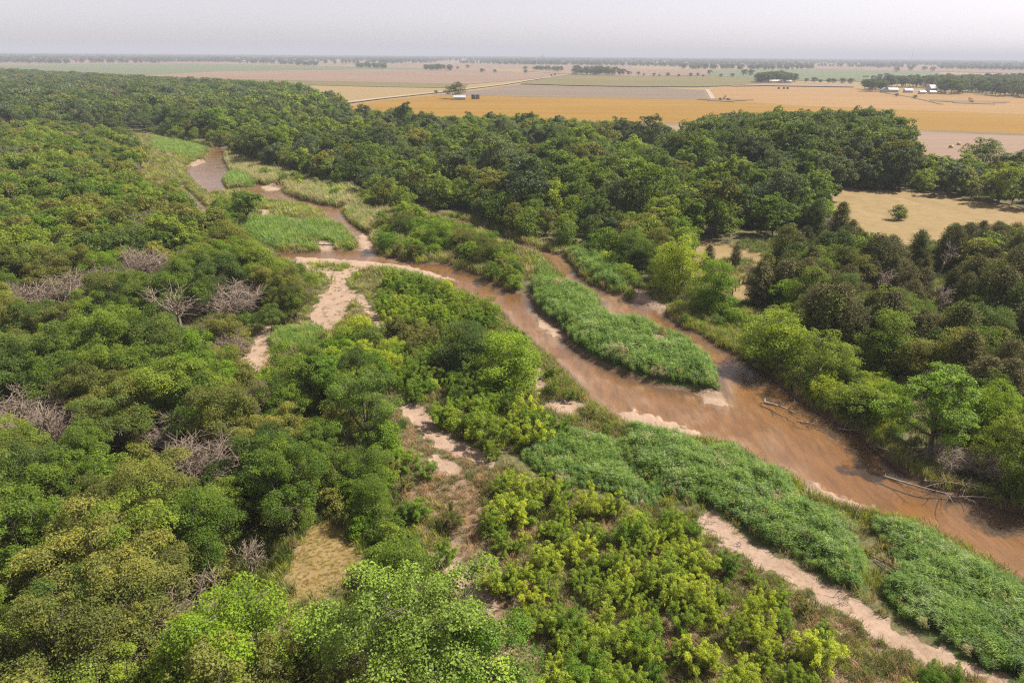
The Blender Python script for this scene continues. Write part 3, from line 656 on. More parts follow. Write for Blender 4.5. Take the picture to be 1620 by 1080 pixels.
def off_water(x, y, margin=.6):
    ok = np.ones(len(x), bool); k = near_river(x, y); ok[k] = land_sd(x[k], y[k]) > margin; return ok
def in_view(x, y, h, pad=140):
    px, py, c = proj(x, y, h * .6); return (px > -pad) & (px < 1620 + pad) & (py < 1080 + pad * 2.2) & (c > 8)
PLANTS = []   # (kind group, x, y, size h, R, tone, n)
def scatter(zone, kind, sp, hr, aspect, tones, guards, seed, zf=.6, keep=1.0, marg=.8, avoid=None, pad=430, rmul=.9):
    r = np.random.default_rng(seed); hm = (hr[0] + hr[1]) / 2
    x, y = grid_pts(PP([(p[0], p[1]) for p in zone], hm * zf), sp, r)
    h = r.uniform(hr[0], hr[1], len(x)) * (1 + .15 * vnoise(x, y, 26, seed % 17)); R = h * aspect
    ok = in_view(x, y, h, pad) & (r.random(len(x)) < keep) & off_water(x, y, marg)
    x, y, h, R = x[ok], y[ok], h[ok], R[ok]
    ok = seen_clear(x, y, h, R, guards, rmul)
    x, y, h = x[ok], y[ok], h[ok]
    if len(x) == 0: return
    names, wts = zip(*tones.items()); wts = np.array(wts, float)
    nz = .5 + .5 * vnoise(x, y, 34, (seed * 3) % 23)         # stands of one tone, mixed at their edges
    q = np.clip(nz * .65 + r.random(len(x)) * .5 - .07, 0, .999); cw = np.cumsum(wts / wts.sum())
    ti = np.searchsorted(cw, q)
    for i in range(len(x)): PLANTS.append((kind, x[i], y[i], h[i], names[min(ti[i], len(names) - 1)]))

TREE_G = OPEN_VIS + LOW_VIS + TRACK_VIS + [FIELD_VIS, SCRUB_SOUTH, SCRUB_MID, SCRUB_DRY, SCRUB_BANK]
LOWG = OPEN_VIS + TRACK_VIS + [[(p[0], p[1]) for p in BEDS[k][0]] for k in ('island', 'corner', 'middle', 'flats', 'islet', 'bay', 'island_head')]
W_NEAR = [(-560,1500),(420,1500),(520,1100),(600,1000),(440,900),(490,830),(540,830),(640,800),(640,720),(640,640),(560,590),(520,570),(430,600),(375,560),(390,510),(420,480),(480,470),(475,420),(440,398),(430,350),(340,335),(285,315),(225,290),(-560,300)]
W_LEFT = [(-520,305),(225,292),(285,312),(330,330),(280,300),(232,262),(200,218),(100,196),(-520,188)]
W_FARL = [(-460,192),(100,198),(190,206),(260,214),(330,228),(450,150),(330,128),(240,124),(100,116),(-460,106)]
W_RIGHT = [(330,228),(372,240),(450,262),(570,305),(640,328),(770,350),(860,385),(935,380),(1000,345),(1090,372),(1110,345),(1300,335),(1305,292),(1400,286),(1620,300),(2000,330),(2000,240),(1560,252),(1450,248),(1420,200),(1380,185),(1150,190),(1085,215),(1000,200),(900,196),(760,190),(640,184),(560,180),(540,168),(450,140),(330,130),(260,200)]
W_TALL = [(1090,240),(1100,195),(1150,186),(1280,180),(1390,178),(1440,205),(1450,245),(1300,250)]
W_CEDAR = [(1195,430),(1290,340),(1340,352),(1420,385),(1480,372),(1560,360),(2050,380),(2050,840),(1640,650),(1560,600),(1500,575),(1350,560),(1200,490)]
W_MID = [(935,385),(1000,345),(1090,365),(1100,400),(1080,450),(1010,440),(960,410)]
W_BANKR = [(1185,505),(1250,490),(1350,560),(1420,580),(1430,640),(1380,655),(1300,612),(1230,575),(1180,545)]
W_RIGHTEND = [(1500,680),(1560,610),(1640,640),(2050,840),(2050,940),(1620,770),(1540,740)]
W_ISLEND = [(600,345),(650,330),(700,345),(780,380),(850,400),(838,450),(780,430),(700,404),(640,396),(605,392)]
W_BEACHL = [(400,440),(470,420),(520,440),(500,470),(470,500),(410,500)]
W_SHRUBL = [(430,560),(500,552),(530,520),(580,500),(620,540),(625,600),(640,640),(600,600),(520,585)]
mixL = {'dark': 2.6, 'mid': 3.6, 'olive': 2.8, 'fresh': 1.9, 'grey': .5, 'pale': .5}
scatter(W_NEAR, 'broad', 4.3, (5.0, 8.5), .46, mixL, TREE_G, 1)
scatter(W_NEAR, 'bush', 3.4, (2.2, 4.2), .55, {'mid': 3, 'olive': 3, 'fresh': 2, 'grey': 1}, TREE_G, 2, keep=.75)
scatter(W_NEAR, 'brush', 9.0, (4.2, 6.6), .55, {'grey': 1}, TREE_G, 3, keep=.6)
scatter(W_NEAR, 'dead', 16.0, (6.0, 9.0), .4, {'grey': 1}, TREE_G, 4, keep=.35)
scatter([(-60,425),(120,405),(300,425),(445,455),(430,525),(300,530),(100,505),(-60,490)], 'brush', 6.4, (4.6, 6.8), .55, {'grey': 1}, TREE_G, 33, keep=.6)
scatter([(-80,600),(60,590),(190,640),(200,700),(60,720),(-80,700)], 'brush', 4.6, (3.8, 6), .55, {'grey': 1}, TREE_G, 34, keep=.6)
scatter([(-60,425),(120,405),(300,425),(445,455),(430,525),(300,530),(100,505),(-60,490)], 'dead', 15, (6.5, 9.5), .4, {'grey': 1}, TREE_G, 35, keep=.7)
scatter(W_LEFT, 'broad', 5.2, (5.5, 9), .46, {'dark': 2.4, 'mid': 3.2, 'olive': 3, 'bluish': 1.5, 'fresh': 1, 'grey': .6}, TREE_G, 5)
scatter(W_LEFT, 'brush', 13.0, (5.5, 8), .55, {'grey': 1}, TREE_G, 6, keep=.5)
scatter(W_FARL, 'broad', 8.5, (6, 14), .46, {'deep': 4, 'dark': 3, 'bluish': 3.5, 'olive': 1.5, 'grey': .7}, TREE_G, 7, keep=.9)
scatter(W_RIGHT, 'cotton', 7.8, (5.5, 13.5), .42, {'deep': 1.6, 'dark': 3, 'mid': 3, 'bluish': 2.5, 'olive': 2.2, 'fresh': .6}, TREE_G, 8, marg=7.5, keep=.84)
scatter(W_RIGHT, 'full', 6.6, (5, 8), .46, {'dark': 3, 'mid': 3, 'olive': 2, 'fresh': 1.4}, TREE_G, 9, keep=.85, marg=3)
scatter(W_TALL, 'cotton', 6.6, (13, 17), .42, {'deep': 3, 'dark': 4, 'bluish': 1}, TREE_G[:-5] + [FIELD_VIS], 10)
scatter(W_CEDAR, 'cedar', 4.0, (5, 9.5), .30, {'brown': 5, 'olive': 2, 'dark': 1.5}, TREE_G, 11)
scatter(W_CEDAR, 'full', 7.0, (5.5, 9), .46, {'dark': 3, 'mid': 3, 'olive': 2, 'fresh': .8}, TREE_G, 12, keep=.75)
scatter(W_CEDAR, 'dead', 17.0, (7, 10.5), .4, {'grey': 1}, TREE_G, 13, keep=.6)
scatter(W_MID, 'full', 5.0, (5, 9), .46, {'mid': 3, 'olive': 2, 'fresh': 2, 'dark': 1}, TREE_G, 14)
scatter(W_BANKR, 'full', 4.2, (4.0, 6.5), .48, {'mid': 2, 'yellow': 2, 'fresh': 2}, TREE_G, 15)
scatter(W_RIGHTEND, 'full', 4.6, (5.0, 7.5), .48, {'mid': 3, 'dark': 2, 'fresh': 1}, TREE_G, 16)
scatter(W_ISLEND, 'bush', 3.6, (2.2, 4.5), .55, {'mid': 2, 'fresh': 2, 'olive': 2, 'pale': 1}, LOWG, 17, keep=.8)
scatter(W_BEACHL, 'broad', 4.4, (4, 6.5), .48, {'dark': 2, 'mid': 3, 'olive': 1}, OPEN_VIS + LOW_VIS, 18)
scatter(W_SHRUBL, 'bush', 2.7, (2.2, 3.8), .55, {'fresh': 3, 'yellow': 2, 'mid': 2}, LOWG, 19)
scatter([(585,890),(592,810),(640,780),(660,850),(700,905),(650,950),(590,975)], 'bush', 2.2, (1.6, 2.8), .55, {'mid': 3, 'fresh': 1, 'olive': 2}, OPEN_VIS + TRACK_VIS, 31, keep=.9)
scatter(SCRUB_SOUTH, 'willow', 1.75, (1.1, 3.2), .5, {'olive': 2.4, 'fresh': 2, 'yellow': 5}, LOWG, 20, keep=.70, marg=1.2, rmul=.5)
scatter(SCRUB_MID, 'bush', 4.2, (1.6, 3.2), .55, {'mid': 1, 'fresh': 2, 'yellow': 1.5}, LOWG, 32, keep=.6, rmul=.6)
scatter(SCRUB_MID, 'willow', 2.2, (1.4, 3.4), .5, {'olive': 2, 'mid': 2, 'fresh': 3, 'yellow': 2}, LOWG, 21, keep=.78, rmul=.5)
scatter(SCRUB_DRY, 'willow', 2.9, (1.5, 2.9), .5, {'olive': 2, 'fresh': 2, 'yellow': 2}, LOWG, 22, keep=.55, rmul=.5)
scatter([(560,640),(640,650),(700,740),(640,780),(600,720)], 'willow', 2.4, (1.8, 3), .5, {'olive': 2, 'fresh': 2}, LOWG, 23, keep=.8)
scatter([(360,250),(560,300),(640,330),(600,325),(470,290)], 'bush', 5.5, (2, 3.6), .55, {'pale': 2, 'mid': 2, 'yellow': 1}, OPEN_VIS, 24, keep=.6)
scatter([(225,262),(290,292),(330,330),(400,300),(380,350),(330,345),(280,320)], 'bush', 3.6, (2, 3.8), .55, {'mid': 2, 'pale': 2, 'fresh': 1}, OPEN_VIS, 25)
scatter([(1052,485),(1110,470),(1190,480),(1200,540),(1120,520)], 'bush', 3.0, (1.4, 2.6), .55, {'mid': 2, 'fresh': 2, 'yellow': 1}, OPEN_VIS, 26, keep=.7)
scatter([(880,390),(940,380),(1010,440),(1050,480),(1000,455),(930,400)], 'bush', 3.0, (1.6, 3.4), .55, {'mid': 2, 'fresh': 2, 'yellow': 1, 'pale': 1}, OPEN_VIS, 27, keep=.7)
scatter([(1265,615),(1330,585),(1420,600),(1440,690),(1390,705),(1355,678),(1300,648)], 'bush', 2.6, (1.6, 3.4), .55, {'fresh': 2, 'yellow': 2, 'mid': 1}, OPEN_VIS, 28, keep=.85)
scatter([(230,200),(330,222),(345,232),(300,224),(230,212)], 'bush', 6, (2.5, 4.5), .55, {'mid': 1, 'pale': 1}, OPEN_VIS, 29)

# landmark plants set by hand: (kind, variant, pixel at crown middle, height, width ratio, tone, name, category, label)
HAND = [
 ('cotton', 0, (650,1030), 11.5, 1.15, 'pale', 'cottonwood_tree', 'tree', 'big glossy green cottonwood in front of the tan clearing, nearest to the viewer'),
 ('cotton', 2, (760,1075), 8.5, 1.05, 'fresh', 'cottonwood_tree', 'tree', 'bright green cottonwood rising at the bottom edge beside the dry scrub'),
 ('cotton', 1, (575,640), 8.5, 1.05, 'pale', 'cottonwood_tree', 'tree', 'shimmering green cottonwood at the wood edge where the sandy track starts'),
 ('cotton', 3, (520,605), 7.5, 1.1, 'fresh', 'cottonwood_tree', 'tree', 'fresh green cottonwood behind the shimmering cottonwood at the sandy track'),
 ('cotton', 3, (1492,640), 9.5, 1.3, 'fresh', 'cottonwood_tree', 'tree', 'lone spreading tree with bare leaning trunk on the river bank above driftwood'),
 ('full', 4, (735,548), 6.6, 1.45, 'dark', 'broadleaf_tree', 'tree', 'dark round tree joined to the bright bush beside the main channel'),
 ('full', 1, (803,566), 7.4, 1.5, 'fresh', 'broadleaf_tree', 'tree', 'bright lime green dome shaped tree beside the main channel'),
 ('full', 3, (1076,412), 10.4, 1.0, 'yellow', 'broadleaf_tree', 'tree', 'brightest yellow green tree beside the tan glade'),
 ('full', 4, (1132,448), 8.4, 1.15, 'fresh', 'broadleaf_tree', 'tree', 'fresh green egg shaped tree in front of the tan glade'),
 ('broad', 5, (388,325), 7.5, 1.25, 'mid', 'broadleaf_tree', 'tree', 'wide crowned tree standing by the side channel upstream'),
 ('full', 2, (1424,334), 4.0, 1.1, 'mid', 'round_bush', 'bush', 'lone green bush in the middle of the tan pasture'),
 ('cotton', 0, (1030,208), 14.5, 1.05, 'deep', 'cottonwood_tree', 'tree', 'dark tree standing alone before the golden wheat at the end of the tree belt'),
 ('cotton', 1, (985,207), 12.5, 1.0, 'deep', 'cottonwood_tree', 'tree', 'dark tree just beside the lone dark tree before the wheat'),
 ('cotton', 2, (1560,240), 11.5, 1.25, 'dark', 'cottonwood_tree', 'tree', 'flat topped open tree against the pink stubble beside the hay bales'),
 ('cotton', 3, (640,184), 16, 1.0, 'dark', 'cottonwood_tree', 'tree', 'tall ragged tree reaching up against the golden wheat near the road'),
 ('cotton', 1, (575,178), 11, 1.1, 'deep', 'cottonwood_tree', 'tree', 'round dark tree at the wheat corner beside the gravel road'),
 ('full', 0, (690,365), 6.8, 1.25, 'fresh', 'broadleaf_tree', 'tree', 'bright green willow like tree on the bank between the channels'),
 ('full', 2, (634,352), 5.8, .95, 'dark', 'broadleaf_tree', 'tree', 'dark bush like tree on the bank left of the bright one between channels'),
 ('full', 5, (765,392), 6.0, 1.05, 'olive', 'broadleaf_tree', 'tree', 'olive tree leaning over the main channel at the head of the island'),
 ('full', 1, (872,308), 10.5, .95, 'yellow', 'broadleaf_tree', 'tree', 'bright yellow green tree top among dark trees above the right channel'),
 ('bush', 0, (990,430), 3.4, 1.1, 'yellow', 'round_bush', 'bush', 'yellow green shrub on the reedy bank of the right channel'),
 ('bush', 1, (1240,466), 5.0, 1.0, 'fresh', 'round_bush', 'bush', 'bright green shrub in front of the brown cedars'),
 ('full', 0, (1225,528), 7.8, 1.35, 'yellow', 'broadleaf_tree', 'tree', 'large yellow green tree on the right bank beside the herb slope'),
 ('full', 2, (1300,560), 7.0, 1.2, 'mid', 'broadleaf_tree', 'tree', 'green tree overhanging the shaded right bank'),
 ('full', 1, (585,785), 5.0, .9, 'mid', 'broadleaf_tree', 'tree', 'rounded green tree between the clearing and the pinkish bare soil'),
 ('full', 3, (635,895), 5.0, 1.1, 'mid', 'broadleaf_tree', 'tree', 'leafy tree behind the big glossy cottonwood by the dry scrub'),
 ('cedar', 0, (1122,402), 4.6, .9, 'brown', 'cedar_tree', 'tree', 'small pointed cedar at the edge of the tan glade'),
 ('cedar', 1, (1165,402), 4.4, .8, 'brown', 'cedar_tree', 'tree', 'second pointed cedar standing in the tan glade'),
 ('cedar', 2, (1205,440), 8.0, 1.15, 'brown', 'cedar_tree', 'tree', 'big brown cedar right behind the fence posts of the glade'),
 ('dead', 0, (283,472), 12.5, 1.3, 'grey', 'dead_tree', 'dead tree', 'tall white dead tree with a forked trunk in the left woods'),
 ('brush', 0, (92,462), 6.5, 1.9, 'grey', 'bare_shrub', 'bare shrub', 'large pinkish bare thicket among green trees at the left edge'),
 ('brush', 1, (222,425), 6.5, 1.6, 'grey', 'bare_shrub', 'bare shrub', 'bare twiggy shrub behind the tall white dead tree'),
 ('brush', 2, (365,475), 5.5, 1.9, 'grey', 'bare_shrub', 'bare shrub', 'bare twiggy shrub between the white dead tree and the beach'),
 ('brush', 1, (318,738), 6.5, 1.25, 'grey', 'bare_shrub', 'bare shrub', 'round grey bare shrub among dark green trees in the lower wood'),
 ('dead', 1, (405,872), 6.0, 1.1, 'grey', 'dead_tree', 'dead tree', 'spreading bare grey tree beside the tan clearing'),
 ('dead', 2, (350,925), 5.5, 1.2, 'grey', 'dead_tree', 'dead tree', 'collapsed bare tree with long grey limbs below the clearing'),
 ('brush', 0, (265,690), 4.6, 1.2, 'grey', 'bare_shrub', 'bare shrub', 'small bare shrub beside the round grey one in the lower wood'),
 ('brush', 2, (25,650), 6.0, 1.6, 'grey', 'bare_shrub', 'bare shrub', 'wide pinkish bare shrub at the left edge of the lower wood'),
 ('brush', 0, (95,672), 5.5, 1.4, 'grey', 'bare_shrub', 'bare shrub', 'bare shrub next to the wide pinkish one near the left edge'),
 ('dead', 1, (1310,355), 8.0, 1.1, 'grey', 'dead_tree', 'dead tree', 'grey dead tree beside the corner of the tan pasture'),
 ('dead', 2, (1495,400), 9.5, 1.0, 'grey', 'dead_tree', 'dead tree', 'whitish dead tree standing below the tan pasture'),
 ('dead', 0, (1395,440), 8.5, 1.1, 'grey', 'dead_tree', 'dead tree', 'grey snag with crooked limbs in the cedar wood'),
 ('dead', 1, (1500,470), 8.5, 1.0, 'grey', 'dead_tree', 'dead tree', 'pale branching snag among the brown cedars'),
 ('brush', 1, (1560,735), 3.0, 1.5, 'grey', 'bare_shrub', 'bare shrub', 'tangle of bare grey twigs at the waterline under the lone bank tree'),
 ('brush', 2, (1505,725), 2.8, 1.5, 'grey', 'bare_shrub', 'bare shrub', 'bare twig tangle on the bank below the leaning trunk'),
 ('dead', 0, (1188,425), 6.0, .8, 'grey', 'dead_tree', 'dead tree', 'slim grey dead tree beside the cedar in the glade'),
]
def plant_scale(key, h):
    return h / {'broad': 8, 'full': 8, 'cotton': 12, 'cedar': 7, 'willow': 3, 'bush': 3, 'dead': 9, 'brush': 4}[key.split('_')[0]]
NAMES = {'broad': ('broadleaf_tree', 'tree'), 'full': ('broadleaf_tree', 'tree'), 'cotton': ('cottonwood_tree', 'tree'), 'cedar': ('cedar_tree', 'tree'), 'willow': ('willow_shrub', 'shrub'),
         'bush': ('round_bush', 'bush'), 'dead': ('dead_tree', 'dead tree'), 'brush': ('bare_shrub', 'bare shrub')}
GROUPS = {'broad': 'leafy trees of the riverside woods', 'full': 'leafy trees of the riverside woods', 'cotton': 'tall cottonwoods of the riverside woods', 'cedar': 'brown cedars of the right hand wood', 'willow': 'feathery willow shrubs on the sandy bar',
          'bush': 'low round bushes along the river', 'dead': 'dead trees in the woods', 'brush': 'leafless shrubs in the woods'}
hand_xy = []; hand_vis = []
for key, v, (px, py), h, wr, tone, name, cat, label in HAND:
    x, y = P(px, py, h * (.6 if key not in ('brush', 'dead') else .5)); z = float(height(x, y)[0]); s = plant_scale(key, h)
    near = math.hypot(x, y) < 170
    k = key if near or key not in ('broad', 'cotton', 'full') else key + '_mid'
    o = make_plant(k, v, x, y, z, s, random.uniform(0, 6.28), name, cat, GROUPS[key], tone, ('stems', 'foliage') if key in ('bush', 'willow') else ('trunk', 'crown'), wr)
    o['label'] = label; THINGS[-1]['hand'] = True
    hr_ = {'broad': .42, 'full': .42, 'cotton': .42, 'cedar': .28, 'bush': .55, 'dead': .46, 'brush': .52}[key] * h * wr
    hand_xy.append((x, y, hr_)); hand_vis.append((x, y, h, hr_ * .85))
hand_xy = np.array(hand_xy)

# the rest: the largest 300 of a kind in the picture are things, the others are joined stands
def stand(name, proto_coll, x, y, z, rot, sc, label):
    me = bpy.data.meshes.new(name); me.vertices.add(len(x)); me.vertices.foreach_set('co', np.stack([x, y, z], 1).astype(np.float32).ravel())
    for nm, tp, ar in (('rot', 'FLOAT', rot), ('scl', 'FLOAT', sc)):
        a = me.attributes.new(nm, tp, 'POINT'); a.data.foreach_set('value', np.asarray(ar, np.float32))
    o = link(name, me); tag(o, label, None, None, 'stuff'); o.color = (*TONES[proto_coll[1]], 1); proto_coll = proto_coll[0]
    ng = bpy.data.node_groups.new(name, 'GeometryNodeTree')
    ng.interface.new_socket('Geometry', in_out='INPUT', socket_type='NodeSocketGeometry'); ng.interface.new_socket('Geometry', in_out='OUTPUT', socket_type='NodeSocketGeometry')
    gi = ng.nodes.new('NodeGroupInput'); go = ng.nodes.new('NodeGroupOutput')
    iop = ng.nodes.new('GeometryNodeInstanceOnPoints'); ci = ng.nodes.new('GeometryNodeCollectionInfo'); ci.inputs['Collection'].default_value = proto_coll
    ci.inputs['Separate Children'].default_value = True; ci.inputs['Reset Children'].default_value = True
    ar = ng.nodes.new('GeometryNodeInputNamedAttribute'); ar.data_type = 'FLOAT'; ar.inputs['Name'].default_value = 'rot'
    asc = ng.nodes.new('GeometryNodeInputNamedAttribute'); asc.data_type = 'FLOAT'; asc.inputs['Name'].default_value = 'scl'
    cx = ng.nodes.new('ShaderNodeCombineXYZ')
    ng.links.new(gi.outputs[0], iop.inputs['Points']); ng.links.new(ci.outputs[0], iop.inputs['Instance']); iop.inputs['Pick Instance'].default_value = True
    ng.links.new(ar.outputs[0], cx.inputs[2]); ng.links.new(cx.outputs[0], iop.inputs['Rotation']); ng.links.new(asc.outputs[0], iop.inputs['Scale'])
    ng.links.new(iop.outputs[0], go.inputs[0])
    md = o.modifiers.new('scatter', 'NODES'); md.node_group = ng
    return o
_coll = {}
def proto_collection(key, tone):
    if key not in _coll:
        c = bpy.data.collections.new('stock_' + key); _coll[key] = c
        for tm, cm in KINDS[key]:
            # trunk and crown joined into one mesh for the stands
            src = [q for q in (tm, cm) if q is not None]
            g = bpy.data.meshes.new(key); V = []; Q = []; off = 0
            co, li, ls, mi, ti = [], [], [], [], []; lo = 0
            for k, q in enumerate(src):
                a = np.empty(len(q.vertices) * 3, np.float32); q.vertices.foreach_get('co', a); co.append(a)
                b = np.empty(len(q.loops), np.int32); q.loops.foreach_get('vertex_index', b); li.append(b + off)
                s_ = np.empty(len(q.polygons), np.int32); q.polygons.foreach_get('loop_start', s_); ls.append(s_ + lo)
                t_ = np.empty(len(q.polygons), np.float32); q.attributes['tint'].data.foreach_get('value', t_); ti.append(t_)
                mi.append(np.full(len(q.polygons), k, np.int32)); off += len(q.vertices); lo += len(q.loops)
                g.materials.append(q.materials[0])
            co, li, ls, mi, ti = map(np.concatenate, (co, li, ls, mi, ti))
            g.vertices.add(len(co) // 3); g.vertices.foreach_set('co', co); g.loops.add(len(li)); g.loops.foreach_set('vertex_index', li)
            g.polygons.add(len(ls)); g.polygons.foreach_set('loop_start', ls); g.polygons.foreach_set('material_index', mi); g.update(calc_edges=True)
            at = g.attributes.new('tint', 'FLOAT', 'FACE'); at.data.foreach_set('value', ti)
            o = bpy.data.objects.new('stock_' + key, g); c.objects.link(o)
    return _coll[key], tone

kinds_all = sorted(set(p[0] for p in PLANTS))
for kd in kinds_all:
    L = [p for p in PLANTS if p[0] == kd]
    x = np.array([p[1] for p in L]); y = np.array([p[2] for p in L]); h = np.array([p[3] for p in L]); tone = np.array([p[4] for p in L])
    keep = np.ones(len(x), bool)
    for hx, hy, hr in hand_xy:
        keep &= (x - hx) ** 2 + (y - hy) ** 2 > (hr * .95) ** 2
    for hx, hy, hh_, hr in hand_vis:
        cx_, cy_, cc = proj(hx, hy, hh_ * .62); rpx = F * hr / cc; rpy = F * hh_ * .38 / cc
        nearer = (x * x + y * y < hx * hx + hy * hy)
        for dz, dr in ((.95, 0), (.6, -.6), (.6, .6), (.85, -.45), (.85, .45), (.35, 0)):
            qx, qy, _ = proj(x + dr * h * .45, y, dz * h)
            keep &= ~(nearer & (((qx - cx_) / rpx) ** 2 + ((qy - cy_) / rpy) ** 2 < 1))
    x, y, h, tone = x[keep], y[keep], h[keep], tone[keep]
    z = height(x, y); dist = np.sqrt(x * x + y * y + H * H); px, py, _ = proj(x, y, h * .6)
    onscreen = (px > -10) & (px < 1630) & (py < 1090)
    score = np.where(onscreen, h / dist, 0)
    order = np.argsort(-score); nmax = {'broad': 190, 'full': 100}.get(kd, 296) - sum(1 for t in THINGS if t['key'].split('_')[0] == kd)
    ind = order[:nmax]; ind = ind[score[ind] > 0]; isind = np.zeros(len(x), bool); isind[ind] = True
    name, cat = NAMES[kd]
    for i in ind:
        k = kd if (dist[i] < 150 or kd not in ('broad', 'cotton', 'full')) else kd + '_mid'
        make_plant(k, int(rng.integers(0, 6)), x[i], y[i], z[i] - .05, plant_scale(kd, h[i]), rng.uniform(0, 6.28), name, cat, GROUPS[kd], tone[i],
                   ('stems', 'foliage') if kd in ('bush', 'willow') else ('trunk', 'crown'), rng.uniform(.88, 1.15))
    for tn in sorted(set(tone)):
        for lod, sel in (('', dist < 150), ('_mid', (dist >= 150) & (dist < 480)), ('_far', dist >= 480)):
            lodded = kd in ('broad', 'cotton', 'full')
            k = kd + lod if lodded else kd
            if not lodded and lod: continue
            if k == 'full_far': k = 'broad_far'
            q = (~isind) & (tone == tn) & (sel if lodded else True)
            if q.sum() == 0: continue
            nm = {'broad': 'woodland', 'full': 'woodland', 'cotton': 'cottonwood_stand', 'cedar': 'cedar_stand', 'willow': 'willow_thicket', 'bush': 'bush_thicket', 'dead': 'dead_timber', 'brush': 'bare_thicket'}[kd]
            n_ = int(q.sum())
            stand(nm, proto_collection(k, tn), x[q], y[q], z[q] - .05, rng.uniform(0, 6.28, n_), plant_scale(kd, h[q]) * rng.uniform(.95, 1.05, n_), None)
    print(kd, len(x), 'things', len(ind))

# ------------------------------------------------------------------ reeds, grasses
def gen_tuft(seed, n, hgt, wid, spread, lean, seedheads=0.0, segs=3):
    r = np.random.default_rng(seed); g = Geo()
    base = np.stack([r.normal(0, spread, n), r.normal(0, spread, n), np.full(n, -.05)], 1)
    hh = hgt * r.uniform(.6, 1.1, n); az = r.normal(0, 1.0, n); out = np.stack([np.cos(az) * lean, np.sin(az) * lean, np.zeros(n)], 1)
    side = np.stack([-np.sin(az), np.cos(az), np.zeros(n)], 1); tw = r.uniform(-1.2, 1.2, n)
    side = side * np.cos(tw)[:, None] + np.stack([np.cos(az), np.sin(az), np.zeros(n)], 1) * np.sin(tw)[:, None]
    V = []; wd = wid * r.uniform(.7, 1.3, n)
    for i in range(segs + 1):
        t = i / segs; c = base + np.array([0, 0, 1]) * (hh * (t - .22 * t * t * lean))[:, None] + out * (hh * t * t * .6)[:, None]
        w_ = (wd * (1 - .85 * t ** 1.5))[:, None] * side * .5; V += [c - w_, c + w_]
    V = np.stack(V, 1); k = 2 * (segs + 1); Q = []
    for i in range(segs): Q.append(np.arange(n)[:, None] * k + np.array([2 * i, 2 * i + 1, 2 * i + 3, 2 * i + 2]))
    tone = np.clip(r.normal(.5, .2, n), 0, 1)
    g.add(V.reshape(-1, 3), np.concatenate(Q), tint=np.tile(tone, segs))
    return g
def tuft_kind(key, M, specs):
    KINDS[key] = [(None, gen_tuft(*s).mesh(key, [M])) for s in specs]
def gen_reed(seed, stems=22, h=2.0, spread=.34):
    r = np.random.default_rng(seed); g = Geo()
    for i in range(stems):
        b0 = np.array([r.normal(0, spread), r.normal(0, spread), -.05]); hh = h * r.uniform(.72, 1.12); ln = np.array([.28, 0, 0]) * r.uniform(.3, 1.3) + rnd3(r, 1)[0] * [.2, .2, 0]
        tip = b0 + np.array([0, 0, hh]) + ln; n_ = 11; u = np.linspace(.30, 1.0, n_) + r.normal(0, .03, n_)
        C0 = b0 + (tip - b0) * u[:, None] ** 1.1; az = r.normal(0, 1.1, n_); d = np.stack([np.cos(az), np.sin(az), r.uniform(.2, 1.5, n_)], 1); d = unit(d)
        Ln = r.uniform(.40, .80, n_); C = C0 + d * Ln[:, None] * .5
        cards(g, r, C, np.array([0, 0, 1.0]) + rnd3(r, n_) * .55, Ln, .055 * r.uniform(.7, 1.3, n_), np.clip(r.normal(.5, .20, n_), 0, 1), T=d)
        sd = unit(rnd3(r, 1)[0] * [1, 1, 0]) * .012
        g.add([b0 - sd, b0 + sd, tip + sd * .4, tip - sd * .4], [(0, 1, 2, 3)], tint=.35)
    return g
KINDS['reed'] = [(None, gen_reed(201 + i).mesh('reed', [M_REED])) for i in range(4)]
KINDS['plume'] = [(None, (lambda g, r: [cards(g, r, np.array([r.normal(0, .3), r.normal(0, .3), 1.95]) + rnd3(r, 10) * [.07, .07, .22], rnd3(r, 10), .16, .05, .5, T=rnd3(r, 10) * .4 + [0.3, 0, 1]) for _ in range(7)] and g)(Geo(), np.random.default_rng(5 + i)).mesh('plume', [M_DRY])) for i in range(2)]
tuft_kind('grasstuft', M_REED, [(211 + i, 40, 1.2, .06, .32, .8) for i in range(3)])
tuft_kind('drytuft', M_DRY, [(221 + i, 34, .8, .04, .26, .9) for i in range(3)])
TONES.update({'gold': (.31, .27, .06), 'reed': (.130, .225, .038), 'reedpale': (.19, .28, .10), 'reeddark': (.082, .165, .028), 'grass': (.122, .215, .028), 'lime': (.20, .25, .032), 'palegrass': (.25, .235, .115),
              'straw': (.36, .265, .145), 'rust': (.25, .18, .105), 'seed': (.33, .28, .17), 'under': (.12, .145, .045)})
